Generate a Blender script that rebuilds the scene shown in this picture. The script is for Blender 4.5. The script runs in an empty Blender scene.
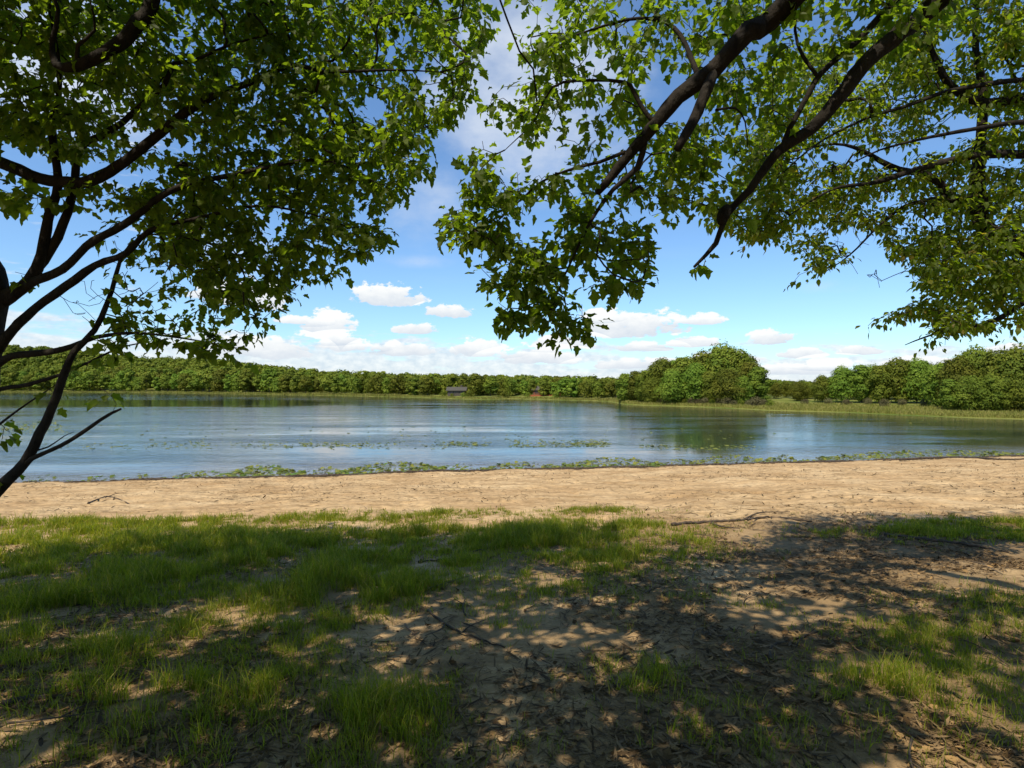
import bpy, math, random
import numpy as np
from mathutils import Vector

SC = bpy.context.scene
COL = SC.collection
rng = np.random.default_rng(11)
random.seed(5)
F, HOR, EYE = 568.0, 387.0, 4.0
SUN_EL = math.radians(56)
SUN_H = np.array([-0.50, -0.866])           # where the sun stands, over the left shoulder

# ------------------------------------------------------------------ helpers
def at(px, py, Y):
    return np.array([(px - 512) / F * Y, Y, EYE - (py - HOR) / F * Y])

def link(o, parent=None):
    COL.objects.link(o)
    if parent is not None:
        o.parent = parent
    return o

def tag(o, label=None, cat=None, group=None, kind=None):
    if label: o['label'] = label
    if cat: o['category'] = cat
    if group: o['group'] = group
    if kind: o['kind'] = kind
    return o

def empty(name, loc=(0, 0, 0), rz=0.0):
    o = bpy.data.objects.new(name, None)
    o.empty_display_size = 0.2
    o.location = [float(v) for v in loc]
    o.rotation_euler = (0, 0, rz)
    return link(o)

def mesh_from(name, V, faces, mats=(), smooth=True, midx=None):
    """faces: one (n,k) int array or a list of them"""
    me = bpy.data.meshes.new(name)
    V = np.asarray(V, np.float32)
    if not isinstance(faces, list): faces = [faces]
    faces = [np.asarray(f, np.int32) for f in faces if len(f)]
    me.vertices.add(len(V)); me.vertices.foreach_set('co', V.ravel())
    idx = np.concatenate([f.ravel() for f in faces])
    tot = np.concatenate([np.full(len(f), f.shape[1], np.int32) for f in faces])
    st = np.concatenate([[0], np.cumsum(tot)[:-1]]).astype(np.int32)
    me.loops.add(len(idx)); me.loops.foreach_set('vertex_index', idx)
    me.polygons.add(len(tot)); me.polygons.foreach_set('loop_start', st)
    try: me.polygons.foreach_set('loop_total', tot)
    except Exception: pass
    for m in mats: me.materials.append(m)
    if midx is not None: me.polygons.foreach_set('material_index', np.asarray(midx, np.int32))
    me.polygons.foreach_set('use_smooth', np.full(len(tot), smooth, bool))
    me.update(calc_edges=True)
    return me

def obj(name, me, parent=None, loc=None):
    o = bpy.data.objects.new(name, me)
    if loc is not None: o.location = [float(v) for v in loc]
    return link(o, parent)

def vnoise(x, y, seed=0):
    """smooth value noise, numpy"""
    xi = np.floor(x).astype(np.int64); yi = np.floor(y).astype(np.int64)
    fx = x - xi; fy = y - yi
    fx = fx * fx * (3 - 2 * fx); fy = fy * fy * (3 - 2 * fy)
    def h(a, b):
        n = (a * 374761393 + b * 668265263 + seed * 982451653) & 0x7fffffff
        n = ((n ^ (n >> 13)) * 1274126177) & 0x7fffffff
        return ((n ^ (n >> 16)) & 0xffff) / 65535.0
    return (h(xi, yi) * (1 - fx) + h(xi + 1, yi) * fx) * (1 - fy) + (h(xi, yi + 1) * (1 - fx) + h(xi + 1, yi + 1) * fx) * fy

def fbm(x, y, seed=0, o=4):
    s = 0; a = 0.5
    for k in range(o):
        s = s + a * vnoise(x * 2 ** k, y * 2 ** k, seed + k); a *= 0.5
    return s

def tubes(paths, radii, sides=6, wob=0.0):
    """many tapered tubes in one vertex/face set; rings follow the path"""
    VV = []; QQ = []; TT = []; base = 0
    ang = np.arange(sides) / sides * 2 * np.pi
    for P, R in zip(paths, radii):
        P = np.asarray(P, float); R = np.asarray(R, float); n = len(P)
        if n < 2: continue
        T = np.gradient(P, axis=0); T /= np.linalg.norm(T, axis=1)[:, None] + 1e-9
        ref = np.array([0.31, 0.2, 0.93]) if abs(T[0, 2]) < 0.9 else np.array([1.0, 0.1, 0])
        U = np.cross(T, ref); U /= np.linalg.norm(U, axis=1)[:, None] + 1e-9
        W = np.cross(T, U)
        rr = R[:, None] * np.ones(sides)
        if wob: rr = rr * (1 + wob * rng.normal(size=(n, sides)))
        V = P[:, None, :] + rr[:, :, None] * (np.cos(ang)[None, :, None] * U[:, None, :] + np.sin(ang)[None, :, None] * W[:, None, :])
        VV.append(V.reshape(-1, 3)); VV.append(P[-1:] + T[-1:] * R[-1] * 0.5); VV.append(P[:1])
        i = np.arange(n - 1)[:, None] * sides; j = np.arange(sides)[None, :]; j2 = (j + 1) % sides
        QQ.append((base + np.stack([i + j, i + j2, i + sides + j2, i + sides + j], -1)).reshape(-1, 4))
        jj = np.arange(sides); l = (n - 1) * sides
        TT.append(base + np.stack([l + jj, l + (jj + 1) % sides, np.full(sides, n * sides)], -1))
        TT.append(base + np.stack([(jj + 1) % sides, jj, np.full(sides, n * sides + 1)], -1))
        base += n * sides + 2
    return np.concatenate(VV), [np.concatenate(QQ), np.concatenate(TT)]

def smooth_path(pts, rad, step):
    """Catmull-Rom resample of control points + radii"""
    pts = np.asarray(pts, float); rad = np.asarray(rad, float)
    P = np.vstack([2 * pts[0] - pts[1], pts, 2 * pts[-1] - pts[-2]])
    out = []; ro = []
    for i in range(len(pts) - 1):
        p0, p1, p2, p3 = P[i], P[i + 1], P[i + 2], P[i + 3]
        n = max(2, int(np.linalg.norm(p2 - p1) / step))
        for t in np.arange(n) / n:
            out.append(0.5 * ((2 * p1) + (-p0 + p2) * t + (2 * p0 - 5 * p1 + 4 * p2 - p3) * t * t + (-p0 + 3 * p1 - 3 * p2 + p3) * t ** 3))
            ro.append(rad[i] * (1 - t) + rad[i + 1] * t)
    out.append(pts[-1]); ro.append(rad[-1])
    return np.array(out), np.array(ro)

# ------------------------------------------------------------------ materials
def new_mat(name):
    m = bpy.data.materials.new(name); m.use_nodes = True
    nt = m.node_tree; nt.nodes.clear()
    return m, nt

def N(nt, typ, **kw):
    n = nt.nodes.new(typ)
    for k, v in kw.items():
        if k.startswith('i_'):
            key = k[2:]
            key = int(key) if key.isdigit() else key.replace('_', ' ')
            n.inputs[key].default_value = v
        else: setattr(n, k, v)
    return n

def math_n(nt, op, a, b=None, c=None):
    n = nt.nodes.new('ShaderNodeMath'); n.operation = op
    for i, v in enumerate((a, b, c)):
        if v is None: continue
        if isinstance(v, (int, float)): n.inputs[i].default_value = v
        else: nt.links.new(v, n.inputs[i])
    return n.outputs[0]

def mix_c(nt, fac, a, b, mode='MIX'):
    n = nt.nodes.new('ShaderNodeMix'); n.data_type = 'RGBA'; n.blend_type = mode
    for i, v in ((0, fac), (6, a), (7, b)):
        if isinstance(v, (int, float)): n.inputs[i].default_value = v
        elif isinstance(v, tuple): n.inputs[i].default_value = (*v, 1) if len(v) == 3 else v
        else: nt.links.new(v, n.inputs[i])
    return n.outputs[2]

def ramp(nt, fac, stops):
    n = nt.nodes.new('ShaderNodeValToRGB')
    while len(n.color_ramp.elements) < len(stops): n.color_ramp.elements.new(0.5)
    for e, (p, c) in zip(n.color_ramp.elements, stops):
        e.position = p; e.color = (*c, 1) if isinstance(c, tuple) else (c, c, c, 1)
    nt.links.new(fac, n.inputs[0])
    return n.outputs[0]

def noise(nt, vec, scale, detail=4, rough=0.55, dist=0.0):
    n = N(nt, 'ShaderNodeTexNoise', i_Scale=scale, i_Detail=detail, i_Roughness=rough, i_Distortion=dist)
    if vec is not None: nt.links.new(vec, n.inputs['Vector'])
    return n.outputs[0]

def leaf_mat(name, stops, trans, tmix=0.45, rough=0.5, spec=0.25, per_obj=0.0, tone=False):
    m, nt = new_mat(name)
    g = N(nt, 'ShaderNodeNewGeometry')
    fac = g.outputs['Random Per Island']
    if tone:
        ta = N(nt, 'ShaderNodeAttribute', attribute_name='tone').outputs['Fac']
        fac = math_n(nt, 'MULTIPLY_ADD', fac, 0.4, math_n(nt, 'MULTIPLY', ta, 0.6))
    col = ramp(nt, fac, stops)
    if per_obj:
        oi = N(nt, 'ShaderNodeObjectInfo')
        hs = N(nt, 'ShaderNodeHueSaturation')
        nt.links.new(math_n(nt, 'MULTIPLY_ADD', oi.outputs['Random'], 0.055 * per_obj, 0.5 - 0.03 * per_obj), hs.inputs['Hue'])
        nt.links.new(math_n(nt, 'MULTIPLY_ADD', oi.outputs['Random'], 0.75 * per_obj, 1 - 0.32 * per_obj), hs.inputs['Value'])
        nt.links.new(col, hs.inputs['Color']); col = hs.outputs[0]
    p = N(nt, 'ShaderNodeBsdfPrincipled', i_Roughness=rough)
    p.inputs['Specular IOR Level'].default_value = spec
    nt.links.new(col, p.inputs['Base Color'])
    t = N(nt, 'ShaderNodeBsdfTranslucent')
    tc = mix_c(nt, 1.0, col, trans, 'MULTIPLY')
    nt.links.new(tc, t.inputs['Color'])
    mx = N(nt, 'ShaderNodeMixShader', i_0=tmix)
    nt.links.new(p.outputs[0], mx.inputs[1]); nt.links.new(t.outputs[0], mx.inputs[2])
    o = N(nt, 'ShaderNodeOutputMaterial'); nt.links.new(mx.outputs[0], o.inputs[0])
    return m

def simple_mat(name, c1, c2, scale=6, rough=0.85, bump=0.0, bscale=30, island=False, stretch=None):
    m, nt = new_mat(name)
    tc = N(nt, 'ShaderNodeTexCoord')
    vec = tc.outputs['Object']
    if stretch:
        mp = N(nt, 'ShaderNodeMapping'); mp.inputs['Scale'].default_value = stretch
        nt.links.new(vec, mp.inputs[0]); vec = mp.outputs[0]
    f = noise(nt, vec, scale)
    if island:
        g = N(nt, 'ShaderNodeNewGeometry'); f = math_n(nt, 'MULTIPLY_ADD', f, 0.4, math_n(nt, 'MULTIPLY', g.outputs['Random Per Island'], 0.6))
    col = ramp(nt, f, [(0.3, c1), (0.7, c2)])
    p = N(nt, 'ShaderNodeBsdfPrincipled', i_Roughness=rough)
    p.inputs['Specular IOR Level'].default_value = 0.2
    nt.links.new(col, p.inputs['Base Color'])
    if bump:
        b = N(nt, 'ShaderNodeBump', i_Strength=bump, i_Distance=0.02)
        nt.links.new(noise(nt, vec, bscale, 5), b.inputs['Height']); nt.links.new(b.outputs[0], p.inputs['Normal'])
    o = N(nt, 'ShaderNodeOutputMaterial'); nt.links.new(p.outputs[0], o.inputs[0])
    return m

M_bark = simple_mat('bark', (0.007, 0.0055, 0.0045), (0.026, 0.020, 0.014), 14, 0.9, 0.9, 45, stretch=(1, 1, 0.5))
M_twig = simple_mat('twig_bark', (0.012, 0.009, 0.006), (0.032, 0.024, 0.016), 10, 0.85)
M_leafA = leaf_mat('maple_leaf', [(0, (0.050, 0.075, 0.009)), (0.5, (0.072, 0.102, 0.011)), (1, (0.10, 0.13, 0.014))], (2.85, 3.05, 0.9), 0.64)
M_leafC = leaf_mat('beech_leaf', [(0, (0.050, 0.080, 0.010)), (0.6, (0.085, 0.115, 0.014)), (0.95, (0.11, 0.13, 0.018)), (1, (0.16, 0.12, 0.03))], (3.2, 3.2, 0.9), 0.64)
M_far = leaf_mat('far_foliage', [(0, (0.058, 0.092, 0.011)), (0.5, (0.105, 0.140, 0.015)), (1, (0.165, 0.185, 0.024))], (1.9, 1.8, 0.9), 0.22, 0.7, 0.1, per_obj=1.0, tone=True)
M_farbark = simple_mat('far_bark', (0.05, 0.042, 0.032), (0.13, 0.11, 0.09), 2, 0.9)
M_shrub = leaf_mat('marsh_shrub', [(0, (0.06, 0.055, 0.025)), (0.5, (0.10, 0.085, 0.04)), (1, (0.12, 0.12, 0.05))], (1.2, 1.2, 0.9), 0.2, 0.7, 0.1, per_obj=0.5)
M_grass = leaf_mat('grass_blade', [(0, (0.080, 0.112, 0.007)), (0.55, (0.150, 0.185, 0.011)), (0.86, (0.23, 0.235, 0.020)), (1, (0.30, 0.22, 0.07))], (2.3, 2.2, 0.8), 0.5, 0.5, 0.25)
M_reed = leaf_mat('marsh_grass_blade', [(0, (0.13, 0.15, 0.025)), (0.55, (0.20, 0.20, 0.04)), (1, (0.30, 0.25, 0.09))], (1.3, 1.3, 0.9), 0.25, 0.6, 0.15)
M_pad = leaf_mat('lily_leaf', [(0, (0.030, 0.062, 0.012)), (0.5, (0.07, 0.115, 0.022)), (1, (0.15, 0.18, 0.025))], (1.4, 1.4, 0.8), 0.25, 0.6, 0.15, per_obj=0.9)
M_padmat = leaf_mat('lily_mat_leaf', [(0, (0.06, 0.10, 0.014)), (0.5, (0.15, 0.17, 0.03)), (1, (0.20, 0.20, 0.035))], (1.4, 1.4, 0.8), 0.25, 0.6, 0.15)
M_litter = simple_mat('dead_leaf', (0.065, 0.036, 0.012), (0.27, 0.165, 0.065), 5, 0.8, island=True)
M_chip = simple_mat('wood_chip', (0.05, 0.031, 0.014), (0.20, 0.13, 0.062), 8, 0.85, island=True)
M_chip2 = simple_mat('dry_stalk', (0.04, 0.027, 0.014), (0.26, 0.18, 0.09), 8, 0.9, island=True)
M_dry = simple_mat('dry_wood', (0.07, 0.052, 0.036), (0.17, 0.13, 0.095), 9, 0.9, 0.5, 60)
M_stick = simple_mat('dead_stick', (0.035, 0.026, 0.018), (0.095, 0.07, 0.05), 9, 0.9, 0.5, 60)

# ------------------------------------------------------------------ terrain
S_px = np.array([-6000, -1500, -200, 0, 100, 180, 256, 330, 400, 460, 490, 508, 540, 600, 610, 624, 650, 700, 768, 850, 900, 960, 1024, 1150, 1500, 4000])
S_Y = np.array([70, 300, 440, 430, 415, 370, 303, 262, 226, 190, 180, 196, 182, 162, 156, 131, 122.5, 113, 97, 89, 81, 74.5, 70, 61, 50, 36.])
T_px = np.array([-400, 0, 50, 100, 150, 200, 256, 330, 400, 500, 600, 700, 800, 900, 1024, 1500])
T_py = np.array([352, 345, 347, 353, 358, 357.5, 364.5, 372, 374, 376, 377.5, 380, 381, 380, 378, 378])

def shore_near(x):
    xc = np.clip(x, -70, 70)
    return 27 + 0.19 * xc + 0.6 * (vnoise(x * 0.22 + 40, x * 0 + 3, 5) - 0.5) + 0.45 * (vnoise(x * 0.9 + 40, x * 0 + 7, 6) - 0.5)

def far_shore(px):
    return np.interp(px, S_px, S_Y) * (1 + 0.012 * (vnoise(px * 0.05 + 200, px * 0, 9) - 0.5))

def ground_z(x, y):
    x = np.asarray(x, float); y = np.asarray(y, float)
    d = shore_near(x) - y
    zb = np.where(d > 0, 0.10 * np.clip(d / 0.35, 0, 1) + 2.25 * np.clip(d, 0, 34) / 27, np.maximum(d * 0.07, -1.5))
    px = 512 + F * x / np.maximum(y, 3.0)
    S = far_shore(px)
    e = y - S
    bank = np.where(e > 0, 0.25 * np.clip(e / 1.5, 0, 1) + 0.035 * np.clip(e, 0, 40), np.maximum(e * 0.08, -1.5))
    Yr = S * 1.38 + 25
    ridge = np.maximum(EYE + (HOR - np.interp(px, T_px, T_py)) / F * Yr - 11.0, 1.5)
    t = np.clip((e - 25) / np.maximum(Yr - S - 25, 10), 0, 1)
    bank = bank + np.maximum(ridge - 1.6, 0) * (t * t * (3 - 2 * t))
    z = np.where(y > 45, bank, zb)
    near = np.clip((40 - np.hypot(x, y - 10)) / 15, 0, 1) * np.clip(d / 2.0, 0, 1)
    z = z + near * (0.16 * (fbm(x * 0.35, y * 0.35, 21) - 0.47) + 0.07 * (fbm(x * 1.4, y * 1.4, 31) - 0.47) + 0.065 * (fbm(x * 4, y * 4, 41, 3) - 0.44) - 0.05 * np.clip((vnoise(x * 2.3, y * 2.0, 46) - .66) * 4, 0, 1) * np.clip((y - 8) / 3, .2, 1))
    return z

def ground_at(px, py):
    Y = 1.65 / max((py - HOR) / F - 0.085, 0.02)
    for _ in range(25):
        x = (px - 512) / F * Y
        z = float(ground_z(np.array([x]), np.array([Y]))[0])
        Y = 0.5 * Y + 0.5 * (EYE - z) * F / (py - HOR)
    x = (px - 512) / F * Y
    return np.array([x, Y, float(ground_z(np.array([x]), np.array([Y]))[0])])

def proj(P):
    Y = np.maximum(P[..., 1], 0.5)
    return 512 + F * P[..., 0] / Y, HOR + F * (EYE - P[..., 2]) / Y

# grass clumping laid out on the ground (centre given as a spot on the ground, radii in metres)
GR = []
def gblob(px, py, rx, ry, a):
    g = ground_at(px, py); GR.append((g[0], g[1], rx, ry, a))
for b in [(60, 540, 3.2, 1.5, 1.2), (20, 570, 2.2, 1.4, 1.0), (170, 545, 2.4, 1.1, 1.2), (250, 560, 1.6, 1.2, 1.1), (330, 585, 1.0, 1.1, 1.0), (120, 590, 2.0, 1.1, .7),
          (290, 625, .75, .7, 1.1), (420, 545, 1.3, .8, 1.2), (480, 535, 1.5, .9, 1.2), (560, 530, 1.6, .8, 1.1), (600, 560, 1.2, .9, .8), (540, 585, .8, .6, .8),
          (400, 590, .7, .5, .5), (640, 545, 1.1, .6, .6), (300, 660, .55, .5, .8), (200, 650, .8, .5, .55), (225, 690, .4, .35, .7), (60, 620, 1.6, .8, .7), (120, 640, 1.2, .7, .35), (20, 700, .9, .5, .2), (160, 700, .7, .4, .3), (90, 740, .7, .4, .2), (230, 620, .8, .5, .6), (470, 600, .5, .4, .4), (100, 525, 3.5, .5, .8), (420, 515, 2.0, .6, .9), (590, 512, 1.2, .5, .9), (100, 680, .8, .5, .3),
          (380, 720, .48, .42, 1.1), (430, 705, .42, .30, .9), (345, 755, .4, .25, 1.0), (440, 750, .35, .25, .8), (250, 745, .4, .25, .5), (150, 750, .5, .25, .35),
          (520, 626, .22, .18, 1.3), (505, 650, .3, .15, .4), (640, 682, .38, .32, 1.0), (700, 710, .45, .25, .7), (740, 740, .4, .25, .5), (600, 690, .25, .2, .5), (560, 740, .3, .2, .3),
          (980, 528, 2.0, .75, 1.3), (1040, 535, 1.6, .8, 1.3), (920, 532, 1.0, .4, .7), (960, 640, .9, .7, .75), (900, 680, .7, .4, .55), (1010, 690, .7, .5, .6), (1000, 610, .8, .6, .5),
          (940, 740, .5, .3, .35), (840, 690, .5, .3, .3), (700, 600, .5, .25, .22), (680, 540, .5, .3, .4), (720, 528, .4, .2, .4), (760, 608, .25, .12, .5), (350, 520, 2.0, .5, .5), (370, 545, 1.3, .8, 1.1), (320, 550, 1.2, .8, 1.0), (450, 560, 1.0, .7, .8), (520, 550, 1.2, .8, 1.0), (640, 530, 1.0, .5, .8), (180, 615, 1.2, .8, .7), (80, 600, 1.6, .9, .7), (270, 590, 1.0, .8, .9), (30, 660, 1.2, .7, .45), (210, 650, .6, .5, .5), (350, 620, .5, .5, .6), (560, 600, .6, .4, .6), (120, 522, 3.0, .4, .5)]:
    gblob(*b)
GR = np.array(GR)
def grass_d(x, y):
    s = np.zeros_like(x)
    for gx, gy, rx, ry, a in GR:
        s += a * np.exp(-1.3 * (((x - gx) / rx) ** 2 + ((y - gy) / ry) ** 2))
    n = fbm(x * 1.7, y * 1.7, 61)
    n2 = fbm(x * 6, y * 6, 66, 3)
    return np.clip(s, 0, 1.15) * np.clip((n - 0.24) * 3.4, 0.12, 1.2) * np.clip((n2 - 0.22) * 3.0, 0.12, 1.2)

def axis(lo, hi, n0, n1, step, g):
    mid = list(np.arange(n0, n1 + 1e-6, step))
    s = step; v = n1
    while v < hi: s *= g; v += s; mid.append(v)
    s = step; v = n0
    while v > lo: s *= g; v -= s; mid.insert(0, v)
    return np.array(mid)
gx = axis(-1700, 1700, -13, 13, 0.09, 1.028)
gy = axis(-70, 2000, 1.5, 29.5, 0.09, 1.026)
X, Yg = np.meshgrid(gx, gy)
Z = ground_z(X, Yg)
nx, ny = len(gx), len(gy)
I = (np.arange(ny - 1)[:, None] * nx + np.arange(nx - 1)[None, :])
Q = np.stack([I, I + 1, I + nx + 1, I + nx], -1).reshape(-1, 4)

m, nt = new_mat('sandy_ground')
geo = N(nt, 'ShaderNodeNewGeometry'); pos = geo.outputs['Position']
a_g = N(nt, 'ShaderNodeAttribute', attribute_name='mulch').outputs['Fac']
a_f = N(nt, 'ShaderNodeAttribute', attribute_name='farland').outputs['Fac']
a_w = N(nt, 'ShaderNodeAttribute', attribute_name='wet').outputs['Fac']
n1 = noise(nt, pos, 0.55, 6, 0.6); n2 = noise(nt, pos, 7, 6, 0.65); n3 = noise(nt, pos, 60, 4, 0.7)
sand = ramp(nt, n1, [(0.3, (0.30, 0.190, 0.090)), (0.5, (0.395, 0.268, 0.138)), (0.72, (0.48, 0.348, 0.195))])
sand = mix_c(nt, 0.75, sand, ramp(nt, n2, [(0.32, (0.30, 0.30, 0.30)), (0.5, (0.56, 0.56, 0.56)), (0.75, (0.72, 0.70, 0.68))]), 'OVERLAY')
sand = mix_c(nt, 0.35, sand, ramp(nt, n3, [(0.3, (0.28, 0.28, 0.28)), (0.7, (0.7, 0.7, 0.7))]), 'OVERLAY')
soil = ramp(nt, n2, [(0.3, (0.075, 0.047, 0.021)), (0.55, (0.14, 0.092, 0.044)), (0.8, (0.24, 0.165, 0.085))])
mps = N(nt, 'ShaderNodeMapping'); mps.inputs['Scale'].default_value = (0.55, 2.2, 1.0); nt.links.new(pos, mps.inputs[0])
strk = ramp(nt, noise(nt, mps.outputs[0], 1.6, 7, 0.72), [(0.47, 0.0), (0.66, 0.85)])
sand = mix_c(nt, strk, sand, (0.20, 0.128, 0.058))
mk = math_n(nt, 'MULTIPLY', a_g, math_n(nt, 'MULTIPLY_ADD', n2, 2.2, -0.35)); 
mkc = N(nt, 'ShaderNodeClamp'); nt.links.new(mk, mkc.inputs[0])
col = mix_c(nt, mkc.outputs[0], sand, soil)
fg = ramp(nt, noise(nt, pos, 0.08, 5), [(0.35, (0.08, 0.11, 0.018)), (0.6, (0.16, 0.165, 0.04))])
col = mix_c(nt, a_f, col, fg)
col = mix_c(nt, a_w, col, (0.075, 0.050, 0.028))
p = N(nt, 'ShaderNodeBsdfPrincipled', i_Roughness=0.95); p.inputs['Specular IOR Level'].default_value = 0.1
nt.links.new(col, p.inputs['Base Color'])
b1 = N(nt, 'ShaderNodeBump', i_Strength=0.9, i_Distance=0.05); nt.links.new(n2, b1.inputs['Height'])
b2 = N(nt, 'ShaderNodeBump', i_Strength=0.6, i_Distance=0.006); nt.links.new(n3, b2.inputs['Height']); nt.links.new(b1.outputs[0], b2.inputs['Normal'])
nt.links.new(b2.outputs[0], p.inputs['Normal'])
o = N(nt, 'ShaderNodeOutputMaterial'); nt.links.new(p.outputs[0], o.inputs[0])

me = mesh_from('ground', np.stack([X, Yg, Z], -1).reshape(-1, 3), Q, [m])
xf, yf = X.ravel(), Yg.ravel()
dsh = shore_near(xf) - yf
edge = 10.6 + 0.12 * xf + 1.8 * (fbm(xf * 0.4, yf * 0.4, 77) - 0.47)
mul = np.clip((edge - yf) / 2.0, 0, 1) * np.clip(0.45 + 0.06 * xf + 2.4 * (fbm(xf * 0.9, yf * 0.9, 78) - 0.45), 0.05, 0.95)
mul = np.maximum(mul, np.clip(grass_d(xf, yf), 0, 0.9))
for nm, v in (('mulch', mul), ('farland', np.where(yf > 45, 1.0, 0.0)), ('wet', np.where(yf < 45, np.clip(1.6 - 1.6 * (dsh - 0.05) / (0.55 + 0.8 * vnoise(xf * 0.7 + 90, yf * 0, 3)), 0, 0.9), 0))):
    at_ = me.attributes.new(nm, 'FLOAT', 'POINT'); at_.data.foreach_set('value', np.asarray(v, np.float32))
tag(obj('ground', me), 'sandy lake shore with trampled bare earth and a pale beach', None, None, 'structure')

# ------------------------------------------------------------------ lake
m, nt = new_mat('lake_water')
geo = N(nt, 'ShaderNodeNewGeometry'); pos = geo.outputs['Position']
a_s = N(nt, 'ShaderNodeAttribute', attribute_name='shallow').outputs['Fac']
a_c = N(nt, 'ShaderNodeAttribute', attribute_name='calm').outputs['Fac']
p = N(nt, 'ShaderNodeBsdfPrincipled', i_Roughness=0.04, i_IOR=1.333)
col = mix_c(nt, a_s, (0.012, 0.022, 0.024), (0.13, 0.10, 0.080))
nt.links.new(col, p.inputs['Base Color'])
mp = N(nt, 'ShaderNodeMapping'); mp.inputs['Scale'].default_value = (0.55, 1.0, 1.0); nt.links.new(pos, mp.inputs[0])
w1 = noise(nt, mp.outputs[0], 2.6, 5, 0.6, 0.4)
w2 = noise(nt, mp.outputs[0], 0.30, 3, 0.55, 0.3)
mpg = N(nt, 'ShaderNodeMapping'); mpg.inputs['Scale'].default_value = (0.22, 1.0, 1.0); nt.links.new(pos, mpg.inputs[0])
gust = ramp(nt, noise(nt, mpg.outputs[0], 0.16, 5, 0.62), [(0.38, 0.12), (0.52, 0.55), (0.66, 1.0)])
hgt = math_n(nt, 'ADD', math_n(nt, 'MULTIPLY', w1, 0.9), math_n(nt, 'MULTIPLY', w2, 2.2))
bp = N(nt, 'ShaderNodeBump', i_Distance=0.10)
nt.links.new(hgt, bp.inputs['Height'])
st = math_n(nt, 'MULTIPLY', math_n(nt, 'MULTIPLY', gust, 0.62), math_n(nt, 'SUBTRACT', 1.0, math_n(nt, 'MULTIPLY', a_c, 0.85)))
nt.links.new(st, bp.inputs['Strength']); nt.links.new(bp.outputs[0], p.inputs['Normal'])
o = N(nt, 'ShaderNodeOutputMaterial'); nt.links.new(p.outputs[0], o.inputs[0])
wx = axis(-1600, 1600, -40, 40, 1.0, 1.03); wy = axis(17, 1900, 19, 60, 0.5, 1.02)
WX, WY = np.meshgrid(wx, wy); nx, ny = len(wx), len(wy)
I = (np.arange(ny - 1)[:, None] * nx + np.arange(nx - 1)[None, :])
Q = np.stack([I, I + 1, I + nx + 1, I + nx], -1).reshape(-1, 4)
me = mesh_from('lake', np.stack([WX, WY, np.zeros_like(WX)], -1).reshape(-1, 3), Q, [m])
xf, yf = WX.ravel(), WY.ravel()
sh = np.clip(1 - (yf - shore_near(xf)) / 9.0, 0, 1) ** 1.3
pxs = 512 + F * xf / yf
pyw = HOR + F * EYE / yf
calm = np.exp(-((pyw - 403.5) / 4.0) ** 4) * np.clip((420 - pxs) / 120, 0, 1)
calm = np.maximum(calm, .9 * np.clip((yf / far_shore(pxs) - .86) / .05, 0, 1) * (pxs > 600))
calm = np.maximum(calm, 1.1 * np.exp(-(((pxs - 700) / 75) ** 2)) * np.clip((yf - 30) / 5, 0, 1) * np.clip((62 - yf) / 15, 0, 1))
for nm, v in (('shallow', sh), ('calm', calm)):
    at_ = me.attributes.new(nm, 'FLOAT', 'POINT'); at_.data.foreach_set('value', np.asarray(v, np.float32))
tag(obj('lake', me), 'wide calm lake with light wind ripples', None, None, 'structure')

# ------------------------------------------------------------------ near trees
L_V = np.array([[0, 0, 0], [0, .45, 0], [0, 1, 0],
                [.30, .00, 0], [.29, .20, 0], [.53, .42, 0], [.28, .54, 0], [.22, .78, 0],
                [-.30, .00, 0], [-.29, .20, 0], [-.53, .42, 0], [-.28, .54, 0], [-.22, .78, 0]], float)
L_T = np.array([[0, 3, 4], [0, 4, 1], [4, 5, 6], [4, 6, 1], [1, 6, 7], [1, 7, 2], [0, 9, 8], [0, 1, 9], [9, 11, 10], [9, 1, 11], [1, 12, 11], [1, 2, 12]])
B_V = np.array([[0, 0, 0], [0, 1, 0], [.24, .22, 0], [.29, .55, 0], [-.24, .22, 0], [-.29, .55, 0], [0, .5, 0]], float)
B_T = np.array([[0, 2, 6], [2, 3, 6], [3, 1, 6], [0, 6, 4], [4, 6, 5], [5, 6, 1]])

def norm(v): return v / (np.linalg.norm(v, axis=-1, keepdims=True) + 1e-9)

def leaves_mesh(P, D, Nn, S, kind='maple', fold=0.25, droop=0.3):
    tv, tt = (L_V, L_T) if kind == 'maple' else (B_V, B_T)
    n = len(P)
    Yd = norm(D); Xd = norm(np.cross(Yd, Nn)); Zd = np.cross(Xd, Yd)
    fo = fold * (0.5 + rng.random(n)); dr = droop * rng.uniform(0.2, 1.4, n)
    t = np.repeat(tv[None], n, 0).copy()
    t[:, :, 0] *= rng.uniform(0.85, 1.1, n)[:, None]
    t[:, :, 2] = fo[:, None] * np.abs(t[:, :, 0]) - dr[:, None] * t[:, :, 1] ** 2 + 0.05 * rng.normal(size=t.shape[:2])
    t *= S[:, None, None]
    V = P[:, None] + t[:, :, :1] * Xd[:, None] + t[:, :, 1:2] * Yd[:, None] + t[:, :, 2:] * Zd[:, None]
    Fc = (np.arange(n)[:, None, None] * len(tv) + tt[None]).reshape(-1, 3)
    return V.reshape(-1, 3), Fc

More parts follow.
